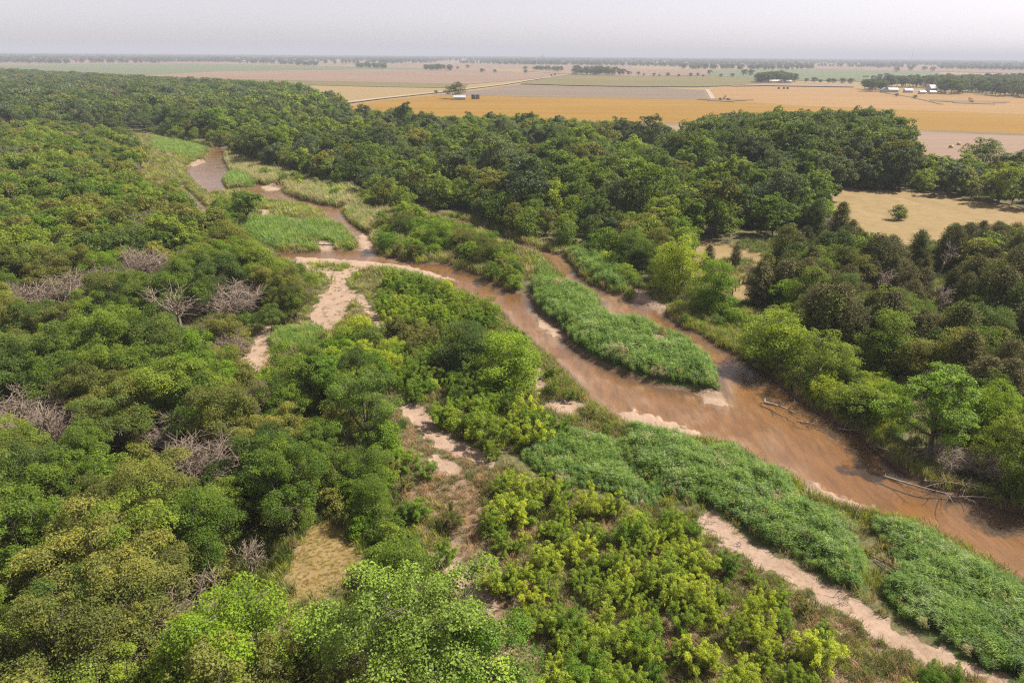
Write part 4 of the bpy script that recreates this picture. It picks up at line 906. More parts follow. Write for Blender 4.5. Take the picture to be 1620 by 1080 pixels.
def bed(nm, label, poly_w, key, tones, sp, hsc, seed, keep=1.0, avoid_sand=True, rotspread=.7, guard=None, ragged=False):
    r = np.random.default_rng(seed); x, y = grid_pts(poly_w, sp, r, .5)
    z, s, sand = height(x, y, True)
    ok = (s > .25) & (r.random(len(x)) < keep)
    if avoid_sand: ok &= sand > .35
    ok &= in_view(x, y, 1.0, 430)
    if ragged:
        rim = -sdist(x, y, poly_w); ok &= rim > .05 + .40 * vnoise(x, y, 2.7, seed % 13)
    if guard is not None: ok &= guard(x, y)
    if ragged: rim = rim[ok]
    x, y, z = x[ok], y[ok], z[ok]
    if len(x) == 0: return
    names, wts = zip(*tones.items()); cw = np.cumsum(np.array(wts, float) / sum(wts))
    q = np.clip((.5 + .5 * vnoise(x, y, 7, seed % 19)) * .5 + r.random(len(x)) * .5, 0, .999); ti = np.searchsorted(cw, q)
    mod = 1 + .15 * vnoise(x, y, 5.0, (seed + 5) % 23) + .06 * vnoise(x, y, 1.3, (seed + 9) % 23)
    if ragged: mod = mod * (.62 + .38 * sm(.2, 2.2, rim))
    for i, t in enumerate(names):
        m_ = ti == i
        if m_.sum(): stand(nm, proto_collection(key, t), x[m_], y[m_], z[m_], WIND + r.normal(0, rotspread, m_.sum()), hsc * mod[m_] * r.uniform(.8, 1.15, m_.sum()), label)
WIND = 2.6
for i, (nm, (poly, hgt, tone, lab)) in enumerate(BEDS.items()):
    pw = PP(poly); dist = np.linalg.norm(pw.mean(0))
    sp = .52 if dist < 75 else (.66 if dist < 130 else 1.1)
    sc = {.52: 1, .66: 1.15, 1.1: 1.5}[sp]
    if tone == 'reed': bed('seed_plumes', 'tan seed plumes over the reeds', pw, 'plume', {'seed': 1, 'straw': 1}, sp * 2.3, hgt / 2.0 * 1.02, 400 + i, .22)
    if tone == 'reed': bed('reed_bed', lab, pw, 'reed', {'reeddark': 1.6, 'reed': 4, 'reedpale': 2.0, 'seed': .5}, sp, hgt / 2.0 * sc, 300 + i, ragged=True)
    elif tone == 'grass': bed('tall_grass', lab, pw, 'grasstuft', {'reeddark': 1, 'grass': 5, 'lime': 1.2}, sp * .9, hgt / 1.2 * sc, 300 + i, ragged=True)
    elif tone == 'lime': bed('herb_patch', lab, pw, 'grasstuft', {'grass': 1.5, 'lime': 4, 'palegrass': 1.5}, sp * 1.0, hgt / 1.2 * sc, 300 + i, .85, nm != 'spit', ragged=True)
    else: bed('pale_grass', lab, pw, 'grasstuft', {'lime': 2, 'palegrass': 4, 'reed': 1.5, 'straw': .8}, sp * .95, hgt / 1.2 * sc, 300 + i)
for i, (zone, sp, kp, tn, hs_) in enumerate((
    (SCRUB_SOUTH, .5, .85, {'straw': 2, 'rust': .4, 'under': 2.6, 'lime': 2, 'palegrass': 1}, .9), (SCRUB_DRY, .6, .7, {'straw': 2.2, 'rust': 1.8, 'under': 1.6, 'palegrass': 1}, .75),
    (SCRUB_MID, .6, .85, {'straw': 1.4, 'under': 3, 'palegrass': 1.6, 'lime': 1}, 1.0), (SCRUB_BANK, .9, .8, {'straw': 1.5, 'under': 2, 'palegrass': 2}, 1.1),
    ([(620,640),(700,690),(800,760),(700,860),(640,800),(600,720)], .65, .7, {'straw': 1.5, 'rust': 1.5, 'under': 2}, .8))):
    bed('dry_grass', 'dry tan and green grass between the shrubs of the sandy bar', PP(zone), 'drytuft', tn, sp, hs_, 340 + i, kp, rotspread=1.5)
for i, c in enumerate(CLEARINGS): bed('short_grass', 'thin yellow grass in a clearing of the left wood', PP(c), 'drytuft', {'straw': .6, 'gold': 4, 'lime': 1.6}, .36, .32, 350 + i, .85, rotspread=2)
# rank grass and weeds over the rest of the valley floor, thick along the banks
CORRIDOR = [(200,205),(330,224),(372,240),(450,262),(570,305),(640,325),(770,352),(860,388),(935,395),(1060,470),(1160,540),(1290,630),(1420,700),(1500,760),(2100,950),(2100,1190),(1620,960),(1420,960),(1370,980),(1100,830),(1040,800),(900,760),(640,650),(600,600),(380,620),(380,520),(470,470),(440,400),(420,350),(330,335),(280,300),(215,285)]
def corridor_guard(near, far, edge):
    def gd(x, y):
        d = np.hypot(x, y); s_ = land_sd(x, y); return (sdist(x, y, ISL_W) > 3.0) & (d >= near) & (d < far) & ((s_ < 2.2) if edge else (s_ >= 0))
    return gd
CW = PP(CORRIDOR); ISL_W = PP(BEDS['island'][0])
bed('bank_grass', 'rank green and tan grass fringing the river banks', CW, 'grasstuft', {'under': 2, 'lime': 2, 'palegrass': 2, 'grass': 1.2, 'straw': .8}, .55, .85, 370, .8, rotspread=2, guard=corridor_guard(0, 110, True))
bed('bank_grass', 'rank green and tan grass fringing the river banks', CW, 'grasstuft', {'under': 2, 'lime': 2, 'palegrass': 2, 'grass': 1.2, 'straw': .8}, .95, 1.2, 371, .85, rotspread=2, guard=corridor_guard(110, 420, True))
bed('meadow_grass', 'patchy green and pale grass over the valley floor', CW, 'grasstuft', {'under': 2, 'lime': 2, 'palegrass': 2.4, 'grass': .8, 'straw': 1}, 1.0, .8, 372, .8, rotspread=2, guard=corridor_guard(0, 130, False))
bed('meadow_grass', 'patchy green and pale grass over the valley floor', CW, 'grasstuft', {'under': 2, 'lime': 2, 'palegrass': 2.4, 'grass': .8, 'straw': .8}, 1.7, 1.35, 373, .9, rotspread=2, guard=corridor_guard(130, 430, False))
bed('sand_sprouts', 'scattered tufts sprouting on the sand', CW, 'drytuft', {'lime': 2, 'straw': 1, 'grass': 1}, 1.3, .55, 395, .34, False, rotspread=2, guard=lambda x, y: (np.hypot(x, y) < 230) & (land_sd(x, y) > 1.2))
def gen_debris(seed):
    r = np.random.default_rng(seed); g = Geo()
    for i in range(9):
        a = np.array([r.normal(0, .45), r.normal(0, .3), .03]); d = unit(np.array([1.0, r.normal() * .6, r.uniform(0, .12)])); L = r.uniform(.25, 1.1)
        tube(g, bend(r, a, a + d * L, .08, 3), np.array([.022, .017, .009]) * r.uniform(.7, 1.5), 4)
    return g
KINDS['debris'] = [(gen_debris(240 + i).mesh('debris', [M_DRIFT], True), None) for i in range(3)]; TONES['wood'] = (.25, .2, .15)
bed('drift_debris', 'twigs and drift wood scattered on the sand and bare soil', CW, 'debris', {'wood': 1}, 2.2, 1.0, 396, .30, False, rotspread=.9, guard=lambda x, y: (np.hypot(x, y) < 150) & (land_sd(x, y) > .3))
bed('drift_debris', 'twigs and drift wood scattered on the sand and bare soil', PP(SCRUB_DRY), 'debris', {'wood': 1}, 1.9, 1.0, 397, .5, False, rotspread=2)
bed('drift_debris', 'twigs and drift wood scattered on the sand and bare soil', TRACKS[2], 'debris', {'wood': 1}, 1.6, .7, 398, .35, False, rotspread=2)
# low growth under the near trees
bed('undergrowth', 'low green and brown growth under the near trees', PP([(p[0], p[1]) for p in W_NEAR]), 'grasstuft', {'under': 3, 'reeddark': 1, 'palegrass': .6, 'rust': .5}, 1.15, 1.0, 360, .8, rotspread=2,
    guard=lambda x, y: np.hypot(x, y) < 170)
bed('undergrowth', 'low green and brown growth round the tan clearing', PP([(360,880),(440,830),(560,790),(700,800),(725,960),(600,1110),(360,1120)]), 'grasstuft', {'under': 3, 'lime': 1.5, 'palegrass': 1, 'grass': 1}, .8, .8, 362, .85, rotspread=2,
    guard=lambda x, y: ~inside(x, y, PP(CLEARINGS[0])))
bed('undergrowth', 'low green and brown growth under the trees of the right bank', np.array([P(*p) for p in [(1060,480),(1160,550),(1290,640),(1380,700),(1500,770),(2050,930),(2050,460),(1300,360),(1100,400),(960,400),(940,430)]]), 'grasstuft', {'under': 3, 'reeddark': 1, 'palegrass': 1, 'lime': .8}, 1.25, 1.0, 361, .8, rotspread=2,
    guard=lambda x, y: ~(inside(x, y, PP(PASTURE)) | inside(x, y, PP(GLADE[0])) | inside(x, y, PP(GLADE[1]))))

# ------------------------------------------------------------------ trees of the farmland
def field_tree(px, py, h, wr=1.1, tone='deep', label=None, group='trees dotted over the farmland'):
    x, y = P(px, py); k = 'broad_far' if math.hypot(x, y) > 1100 else 'broad_mid'
    o = make_plant(k, random.randrange(6), x, y, 0, h / 8, random.uniform(0, 6.28), 'field_tree', 'tree', group, tone, sxy=wr)
    THINGS[-1]['hand'] = label is not None
    if label: o['label'] = label
    THINGS[-1]['far'] = True
for px, py, h, lab in ((720,157,14,'round dark tree over the grey shed in the golden wheat'), (724,110.5,9,None), (740,108.8,11,None), (763,116,10,None), (783,116,8,None), (831,112,11,None), (831,117,8,None),
    (995,120,9,None), (1010,120,8,None), (1018,120.5,5,None), (1034,121.5,7,None), (1043,121.8,5,None), (1056,121.6,8,None), (1074,122.5,6,None), (1092,122,8,None), (1104,121,7,None), (1112,122.3,5,None),
    (1122,119,11,None), (1140,123,7,None), (1158,123,8,None), (1176,121,14,None), (1187,121,13,None), (1275,131,7,None), (1288,132,9,None), (1297,132,6,None), (1311,132.5,8,None), (1318,133,8,None), (1332,133.5,9,None), (1345,134,9,None),
    (1418,154,4,None), (1447,157,4,'small bush at the end of the dark field track'), (690,149.5,4,'small dark bush on the gravel road verge'), (713,141.5,3,'small dark bush beside the gravel road'), (872,121.5,5,None), (878,120.5,5,None),
    (1418,115,14,None), (1440,113,14,None), (1462,113,15,None), (1475,114,15,None), (1380,127,8,None), (1392,126,10,None), (1402,124,10,None)):
    field_tree(px, py, h, 1.25, 'deep', lab)
def grove(poly, sp, hr, seed, group, front=None):
    r = np.random.default_rng(seed); x, y = grid_pts(PP(poly), sp, r)
    if front is not None:
        fr = inside(x, y, PP(front)); b = ~fr
        stand('distant_woods', proto_collection('broad_mid', 'deep'), x[b], y[b], np.full(b.sum(), -.3), r.uniform(0, 6.28, b.sum()), r.uniform(*hr, b.sum()) / 8, 'dark wood behind the farmstead belt')
        x, y = x[fr], y[fr]
    for i in range(len(x)):
        h = r.uniform(*hr); k = 'broad_far' if math.hypot(x[i], y[i]) > 1100 else 'broad_mid'
        make_plant(k, int(r.integers(0, 6)), x[i], y[i], 0, h / 8, r.uniform(0, 6.28), 'field_tree', 'tree', group, 'deep' if r.random() < .75 else 'dark', sxy=1.2); THINGS[-1]['far'] = True
grove([(1356,140),(1400,138),(1480,134),(1560,131),(1640,131),(1800,137),(1800,166),(1640,157),(1590,154),(1556,151),(1525,147),(1515,150.5),(1492,150.5),(1480,141),(1440,139),(1425,140),(1396,140),(1392,147),(1372,146)], 17, (11, 17), 1, 'trees of the farmstead belt', [(1356,139),(1400,143),(1480,145),(1520,143),(1560,148),(1640,153),(1700,157),(1700,163),(1640,159),(1590,156),(1556,153),(1525,149),(1515,152.5),(1480,152),(1480,146),(1430,143),(1396,143),(1392,149),(1372,148)])
grove([(903,119.5),(985,121.3),(988,120),(940,116.5),(905,117.5)], 26, (12, 19), 2, 'trees of the grove behind the olive field')
grove([(1196,132),(1255,132),(1258,129),(1200,128)], 17, (12, 18), 3, 'trees of the pale walled homestead')
grove([(843,112),(900,114.5),(900,113),(845,110.5)], 30, (9, 14), 4, 'trees in the hedge beyond the dry field')
grove([(670,111.8),(716,112.8),(714,110.3),(675,109.5)], 30, (11, 15), 5, 'trees in the small grove beyond the dry field')
grove([(562,108.3),(612,110),(612,107.3),(566,106)], 34, (11, 15), 6, 'trees in the square grove on the plain')
grove([(470,104.3),(505,105.5),(500,103),(470,102)], 36, (11, 15), 7, 'trees in the clump on the plain')
# farther belts read as one mass
def belt(label, poly, sp, hr, seed, wide=1.5, noisecut=-9.0, world=False):
    r = np.random.default_rng(seed); x, y = grid_pts(PP(poly) if not world else poly, sp, r)
    if noisecut > -5: k = vnoise(x, y, 900, seed) > noisecut; x, y = x[k], y[k]
    if len(x): stand('distant_woods', proto_collection('broad_far', 'deep'), x, y, np.full(len(x), -.5), r.uniform(0, 6.28, len(x)), r.uniform(*hr, len(x)) / 8, label)
    return len(x)
belt('thin tree row far out on the plain', [(-60,99.5),(0,99.8),(115,102.3),(115,101.2),(60,99),(-60,98)], 36, (10, 17), 1)
belt('thin tree row far out on the plain', [(290,98.6),(382,99.6),(382,98),(300,96.9)], 40, (12, 16), 2)
belt('thin tree row far out on the plain', [(440,102.2),(472,103.5),(472,102.5),(445,101.4)], 30, (9, 13), 3)
belt('dark shelter belt beyond the fields', [(900,103.6),(980,105),(1080,107.3),(1080,105.9),(980,103.8),(905,102.6)], 42, (13, 19), 4)
belt('dark shelter belt beyond the fields', [(1078,110.6),(1205,112),(1285,111.3),(1285,109.9),(1200,109.4),(1080,108.6)], 42, (13, 18), 5)
belt('dark shelter belt beyond the fields', [(725,101),(900,104),(900,103),(728,100)], 44, (11, 15), 6)
belt('dark shelter belt beyond the fields', [(1485,109.6),(1600,112),(1750,114),(1750,112),(1600,110),(1490,108.2)], 42, (12, 17), 7)
belt('thin hedge beyond the farmstead', [(1360,124),(1420,123.5),(1420,122.3),(1360,122.6)], 18, (3, 5), 8)
k = np.arange(0, 26) / 25
a0, a1 = R_(-44), R_(44)
for i, (d0, d1, cut, sp) in enumerate(((3300, 4200, .30, 44), (4300, 6000, 0.0, 56), (6200, 8600, -.3, 74), (8800, 12500, -.6, 100))):
    aa = a0 + (a1 - a0) * k
    ring = np.concatenate([np.stack([np.sin(aa) * d0, np.cos(aa) * d0], 1), np.stack([np.sin(aa[::-1]) * d1, np.cos(aa[::-1]) * d1], 1)])
    belt('bluish woods along the horizon', ring, sp, (12 + 2 * i, 19 + 3 * i), 20 + i, 1.6, cut, True)

# ------------------------------------------------------------------ buildings and machines
M_WHITE = plain('white_paint', (.40, .39, .39), .7, .08, 2); M_TIN = plain('tin_roof', (.40, .40, .42), .5, .12, 1, .3); M_GREYW = plain('grey_boards', (.34, .33, .32), .8, .2, 2)
M_PINK = plain('pale_stone', (.55, .46, .38), .85, .15, 2); M_STEEL = plain('dark_steel', (.05, .045, .045), .6, .3, 3, .2); M_RUST = plain('rusty_steel', (.16, .06, .035), .8, .35, 3); M_GLASSD = plain('window_glass', (.05, .06, .07), .15, .1, 2)
M_CONC = plain('concrete', (.45, .43, .40), .85, .12, 2); M_HAY = plain('hay', (.46, .31, .15), .95, .3, 9); M_HIDE = plain('black_hide', (.016, .013, .012), .6, .3, 4); M_POST = plain('post_wood', (.16, .125, .09), .9, .3, 6)
def thing(name, label, cat, loc, rz=0.0, group=None):
    o = bpy.data.objects.new(name, None); COL.objects.link(o); o.location = loc; o.rotation_euler = (0, 0, rz)
    tag(o, label, cat, group); return o
def part(name, build, M, parent, smooth=False):
    g = Geo(); build(g); return link(name, g.mesh(name, [M], smooth), parent)
def gable(g, L, W, h0, h1, over=.4, th=.15):
    """pitched roof of two thick slopes along x"""
    for s_ in (-1, 1):
        y0 = s_ * (W / 2 + over); xs = L / 2 + over
        V = [(-xs, y0, h0 - over * .4), (xs, y0, h0 - over * .4), (xs, 0, h1), (-xs, 0, h1)]
        V += [(a, b, c + th) for a, b, c in V]
        g.add(V, [(0, 1, 2, 3), (4, 7, 6, 5), (0, 4, 5, 1), (1, 5, 6, 2), (2, 6, 7, 3), (3, 7, 4, 0)])
def walls(g, L, W, h0, h1):
    x, y = L / 2, W / 2; V = [(-x, -y, 0), (x, -y, 0), (x, y, 0), (-x, y, 0), (-x, -y, h0), (x, -y, h0), (x, y, h0), (-x, y, h0), (-x, 0, h1 - .05), (x, 0, h1 - .05)]
    g.add(V, [(0, 1, 5, 4), (2, 3, 7, 6), (1, 2, 6, 5), (3, 0, 4, 7)], [(5, 6, 9), (7, 4, 8)])
def house(px, py, L, W, h0, h1, rz, wm, rm, name, label, cat, nwin=3, chim=False, door=True, grp=None):
    x, y = P(px, py); t = thing(name, label, cat, (x, y, 0), rz, grp)
    part('wall', lambda g: walls(g, L, W, h0, h1), wm, t)
    rf = part('roof', lambda g: gable(g, L, W, h0, h1), rm, t)
    for i in range(nwin):
        xx = -L / 2 + L * (i + .8) / (nwin + .6)
        f = part('window', lambda g: box(g, (xx, -W / 2 - .03, h0 * .55), (1.1, .1, 1.2)), M_WHITE, t)
        part('pane', lambda g: box(g, (xx, -W / 2 - .09, h0 * .55), (.85, .04, .95)), M_GLASSD, f)
    if door: part('door', lambda g: box(g, (L * .38, -W / 2 - .04, 1.05), (1.1, .1, 2.1)), M_GREYW, t)
    if chim: part('chimney', lambda g: box(g, (L * .2, .6, h1 + .3), (.6, .6, 1.4)), M_RUST, rf)
    return t
house(1411,146.5,12.5,7,3.4,5.6,.06,M_WHITE,M_WHITE,'farm_shed','long low white shed at the edge of the farmstead trees','shed',4)
house(1398,147,6.5,6.5,3.2,6.4,1.5,M_GREYW,M_TIN,'barn','grey gabled barn beside the long white shed','barn',0)
house(1472,147,9.5,8,5.2,9.5,.35,M_WHITE,M_WHITE,'farmhouse','white two storey farmhouse with bright pitched roof among the farmstead trees','house',3,True)
house(1474,149.3,8.5,5,2.6,3.9,.3,M_WHITE,M_TIN,'farm_shed','low white annexe in front of the white farmhouse','shed',2)
house(1458,149.5,7,5,2.8,4.2,.2,M_WHITE,M_TIN,'garage','small pale outbuilding between the white farmhouse and the long shed','garage',1)
house(1436,147,9,7,3,4.8,-.1,M_GREYW,M_TIN,'barn','grey roofed barn half hidden by the farmstead trees','barn',0)
house(727,158.5,11,6,2.6,4.4,.1,M_GREYW,M_TIN,'shed','weathered grey shed under the round tree in the golden wheat','shed',2)
house(1226,131.6,22,7,3.4,5,.05,M_PINK,M_PINK,'homestead','long pale walled homestead under the dark grove','house',5)
house(1246,131.8,10,6,3,4.6,.05,M_PINK,M_TIN,'homestead','short pale outbuilding beside the long pale homestead','house',2)
house(262,145,9,7,6,8.4,.3,M_WHITE,M_TIN,'cabin','lone pale roofed cabin among the far left woods','cabin',2)
for i, (px, py, L, lab) in enumerate(((280,97.5,26,'small white farm building on the far plain, left one of two'), (268,97.3,16,'small white farm building on the far plain, right beside its twin'), (387,98.6,22,'white shed at the end of the dark tree row'), (628,94.2,60,'long white hall before the bluish woods'),
      (826,94.6,34,'white hall left of the grain elevator on the horizon'), (886,96.6,70,'long white hall right of the grain elevator'), (960,96.8,80,'pale long hall in the town on the horizon'), (992,97.8,70,'pale long hall under the dark shelter belt'), (1388,97.6,90,'white hall on the horizon beyond the farmstead'), (498,96.2,26,'white farmhouse by the far clump of trees'), (512,96.4,22,'white barn by the far clump of trees'), (1452,128.5,12,None))):
    if lab: house(px, py, L, L * .4, 6, 9, .1, M_WHITE, M_WHITE, 'white_shed', lab, 'shed', 0, False, False, 'white halls and sheds along the horizon')
# grain elevator on the horizon
x, y = P(859, 95.2); t = thing('grain_elevator', 'grey grain elevator rising over the horizon woods', 'grain elevator', (x, y, 0))
def cyl(g, c, r0, h, n=16, r1=None):
    r1 = r0 if r1 is None else r1; a = np.arange(n) / n * 6.2832
    V = np.concatenate([np.stack([c[0] + r0 * np.cos(a), c[1] + r0 * np.sin(a), np.full(n, c[2])], 1), np.stack([c[0] + r1 * np.cos(a), c[1] + r1 * np.sin(a), np.full(n, c[2] + h)], 1), [[c[0], c[1], c[2] + h], [c[0], c[1], c[2]]]])
    g.add(V, [(i, (i + 1) % n, n + (i + 1) % n, n + i) for i in range(n)], [(n + i, n + (i + 1) % n, 2 * n) for i in range(n)] + [((i + 1) % n, i, 2 * n + 1) for i in range(n)])
for i in range(4): part('silo', lambda g: cyl(g, (i * 11 - 18, 0, 0), 5.5, 36), M_CONC, t, False)
part('headhouse', lambda g: box(g, (-6, 0, 46), (12, 9, 20)), M_CONC, t); part('annexe', lambda g: box(g, (36, 0, 9), (22, 16, 18)), M_WHITE, t)
# radio mast
x, y = P(1440, 104); t = thing('radio_mast', 'tall thin radio mast standing against the pale sky', 'radio mast', (x, y, 0))
def mast_legs(g):
    for i in range(3):
        a = i * 2.094; tube(g, [(1.1 * math.cos(a), 1.1 * math.sin(a), 0), (.5 * math.cos(a), .5 * math.sin(a), 90)], [.22, .18], 4)
def mast_brace(g):
    for j in range(30):
        for i in range(3):
            z0, z1 = j * 3, j * 3 + 3; a, b = i * 2.094, (i + 1) * 2.094; r0 = 1.1 - .6 * z0 / 90; r1 = 1.1 - .6 * z1 / 90
            tube(g, [(r0 * math.cos(a), r0 * math.sin(a), z0), (r1 * math.cos(b), r1 * math.sin(b), z1)], [.08, .08], 3)
part('leg_frame', mast_legs, M_RUST, t); part('bracing', mast_brace, M_RUST, t); part('antenna', lambda g: tube(g, [(0, 0, 89), (0, 0, 96)], [.2, .1], 5), M_STEEL, t)
for i in range(3): part('guy_wire', lambda g: tube(g, [(0, 0, 62), (48 * math.cos(i * 2.094 + .5), 48 * math.sin(i * 2.094 + .5), 0)], [.05, .05], 3), M_STEEL, t)
# oil pumps
def pumpjack(px, py, rz, label, s=1.0):
    x, y = P(px, py); t = thing('oil_pump', label, 'oil pump', (x, y, .1), rz, 'oil pumps in the wheat'); t.scale = (s, s, s)
    part('base_skid', lambda g: (box(g, (0, -.7, .2), (8, .35, .4)), box(g, (0, .7, .2), (8, .35, .4)), box(g, (-2, 0, .2), (.4, 1.8, .38))), M_STEEL, t)
    def post(g):
        for q in ((1.5, .9), (1.5, -.9), (-.5, .9), (-.5, -.9)): tube(g, [(q[0] - .3, q[1], .4), (.3, q[1] * .25, 4.3)], [.16, .13], 5)
        tube(g, [(1, .85, 1.6), (1, -.85, 1.6)], [.09, .09], 4)
    part('samson_post', post, M_STEEL, t)
    part('walking_beam', lambda g: g.add([(-3.2, -.2, 3.9), (3.2, -.2, 5.2), (3.2, .2, 5.2), (-3.2, .2, 3.9), (-3.2, -.2, 4.4), (3.2, -.2, 5.8), (3.2, .2, 5.8), (-3.2, .2, 4.4)], [(0, 3, 2, 1), (4, 5, 6, 7), (0, 1, 5, 4), (1, 2, 6, 5), (2, 3, 7, 6), (3, 0, 4, 7)]), M_RUST, t)
    def horse(g):
        a = np.linspace(-.75, .55, 9); o_, i_ = [], []
        for q in a: o_.append((.4 + 3.6 * math.cos(q), 4.9 + 2.6 * math.sin(q))); i_.append((.4 + 2.7 * math.cos(q), 4.9 + 2.0 * math.sin(q)))
        V = []
        for yy in (-.25, .25):
            V += [(p[0], yy, p[1]) for p in o_] + [(p[0], yy, p[1]) for p in i_]
        Q = []
        for i in range(8): Q += [(i, i + 1, 10 + i, 9 + i), (18 + i, 27 + i, 28 + i, 19 + i), (i, 18 + i, 19 + i, i + 1), (9 + i, 10 + i, 28 + i, 27 + i)]
        Q += [(0, 9, 27, 18), (8, 26, 35, 17)]; g.add(V, Q)
    part('horse_head', horse, M_RUST, t)
    for s_ in (-1, 1):
        part('crank', lambda g: (box(g, (-2.6, s_ * .75, 1.6), (.5, .2, 2.4)), box(g, (-2.6, s_ * .75, .9), (1.3, .24, 1.0))), M_STEEL, t)
        part('pitman_arm', lambda g: tube(g, [(-2.6, s_ * .95, 2.5), (-3.0, s_ * .4, 4.1)], [.08, .08], 4), M_STEEL, t)
    part('gearbox', lambda g: box(g, (-2.6, 0, 1.3), (1.5, .9, 1.5), taper=.8), M_STEEL, t); part('motor', lambda g: (box(g, (-4.1, 0, .8), (1.1, .9, .9)), tube(g, [(-4.1, -.5, 1.1), (-4.1, .5, 1.1)], [.5, .5], 10)), M_STEEL, t)
    part('polished_rod', lambda g: tube(g, [(3.95, 0, 0), (3.95, 0, 5)], [.06, .06], 5), M_STEEL, t); part('wellhead', lambda g: (cyl(g, (3.95, 0, 0), .28, 1.2, 8), box(g, (3.95, 0, .8), (1.0, .2, .2))), M_RUST, t)
pumpjack(1535, 163, math.pi + .3, 'dark oil pump nodding on bare ground in the cut wheat', .8)
pumpjack(1146, 158, .9, 'oil pump among weeds beside the short pale track', .75)
for i, px in enumerate((1152, 1139)):
    x, y = P(px, 159.6); o = link('weed_clump', KINDS['bush'][i][1], None, (x, y, -.3), i, 1.0); o.color = (*TONES['deep'], 1); tag(o, ('dark weed clump on one side of the oil pump by the pale track', 'dark weed clump on the other side of the oil pump by the track')[i], 'weeds', 'weeds round the oil pump')
for px, py, lab in ((749, 157.3, 'dark round storage tank in the wheat, the one nearer the grey shed'), (756, 157.4, 'reddish dark storage tank in the wheat, farther from the grey shed')):
    x, y = P(px, py); t = thing('storage_tank', lab, 'tank', (x, y, 0), 0, 'storage tanks in the wheat')
    part('shell', lambda g: cyl(g, (0, 0, 0), 2.0, 4.2, 20), M_RUST if px > 750 else M_STEEL, t, False); part('lid', lambda g: cyl(g, (0, 0, 4.2), 2.05, .5, 20, .4), M_STEEL, t); part('ladder', lambda g: [tube(g, [(-.2 + .4 * q, -2.08, 0), (-.2 + .4 * q, -2.08, 4.4)], [.03, .03], 3) for q in (0, 1)] and [tube(g, [(-.2, -2.08, z_), (.2, -2.08, z_)], [.02, .02], 3) for z_ in np.arange(.3, 4.3, .35)], M_TIN, t)
# hay bales
for px, py, rz, lab in ((1504, 236, .4, 'round hay bale on the pink stubble, the nearer of two'), (1516, 231.5, -.3, 'round hay bale on the pink stubble, the farther of two'), (1232,141.3,.2,'dark round bale on the cut wheat, first of a short row'), (1240,141.4,.9,'dark round bale on the cut wheat, middle of a short row'), (1246,141.4,.5,'dark round bale on the cut wheat, last of a short row')):
    x, y = P(px, py); s_ = .95 if py > 200 else 1.5
    t = thing('hay_bale', lab, 'hay bale', (x, y, s_), rz, 'round bales on the fields')
    def roll(g):
        n = 22; a = np.arange(n) / n * 6.2832; V = []; prof = [(-.75, 0), (-.72, .5), (-.75, .82), (-.66, .96), (-.3, 1), (.3, 1.0), (.66, .96), (.75, .82), (.72, .5), (.75, 0)]
        for k_, (xx, rr) in enumerate(prof): V.append(np.stack([np.full(n, xx), rr * np.cos(a) * (1 + .02 * np.sin(5 * a + k_)), rr * np.sin(a)], 1) * s_)
        Q = [(k_ * n + i, k_ * n + (i + 1) % n, (k_ + 1) * n + (i + 1) % n, (k_ + 1) * n + i) for k_ in range(len(prof) - 1) for i in range(n)]
        g.add(np.concatenate(V), Q)
    part('hay_roll', roll, M_HAY if py > 200 else M_POST, t, True)
    part('twine', lambda g: [tube(g, [(xx * s_, 1.012 * s_ * math.cos(q), 1.012 * s_ * math.sin(q)) for q in np.linspace(0, 6.283, 15)], [.015] * 15, 3, cap=False) for xx in (-.35, 0, .35)], M_POST, t)
# cattle
def cow(px, py, rz, label, graze):
    x, y = P(px, py); z = float(height(x, y)[0])
    hd = (1.25, 0, .35) if graze else (1.45, 0, 1.45)
    pts = [(0, 0, 1.05), (-.45, 0, 1.08), (-.85, 0, 1.1), (.45, 0, 1.05), (.8, 0, 1.12), ((1.05, 0, .85) if graze else (1.12, 0, 1.32)), hd, ((1.42, 0, .16) if graze else (1.78, 0, 1.28)),
           (-.8, .22, .78), (-.9, .24, .45), (-.84, .24, .06), (-.8, -.22, .78), (-.74, -.24, .45), (-.68, -.24, .06), (.68, .2, .75), (.7, .2, .4), (.7, .2, .05), (.68, -.2, .75), (.82, -.2, .4), (.86, -.2, .05), (-1.08, 0, 1.05), (-1.16, 0, .55)]
    ed = [(0, 1), (1, 2), (0, 3), (3, 4), (4, 5), (5, 6), (6, 7), (2, 8), (8, 9), (9, 10), (2, 11), (11, 12), (12, 13), (4, 14), (14, 15), (15, 16), (4, 17), (17, 18), (18, 19), (2, 20), (20, 21)]
    rad = [.40, .40, .34, .39, .32, .19, .15, .11, .17, .09, .065, .17, .09, .065, .14, .08, .06, .14, .08, .06, .05, .04]
    me = bpy.data.meshes.new('cow'); me.from_pydata(pts, ed, []); me.materials.append(M_HIDE)
    o = link('cow', me, None, (x, y, z), rz); sk = o.modifiers.new('skin', 'SKIN'); ss = o.modifiers.new('sub', 'SUBSURF'); ss.levels = ss.render_levels = 1
    for i, q in enumerate(rad): me.skin_vertices[0].data[i].radius = (q * .8, q)
    me.skin_vertices[0].data[0].use_root = True
    tag(o, label, 'cow', 'cattle on the tan pasture')
    for s_ in (-1, 1):
        part('ear', lambda g: g.add([(hd[0] - .05, s_ * .1, hd[2] + .12), (hd[0] - .1, s_ * .32, hd[2] + .1), (hd[0] + .02, s_ * .14, hd[2] + .02), (hd[0] - .12, s_ * .14, hd[2] + .06)], [], [(0, 1, 2), (0, 3, 1), (2, 1, 3)]), M_HIDE, o)
cow(1419, 304.5, math.pi - .2, 'black cow standing at the far edge of the tan pasture', False)
cow(1474, 314, .3, 'black cow grazing in the tree shade at the pasture edge', True)
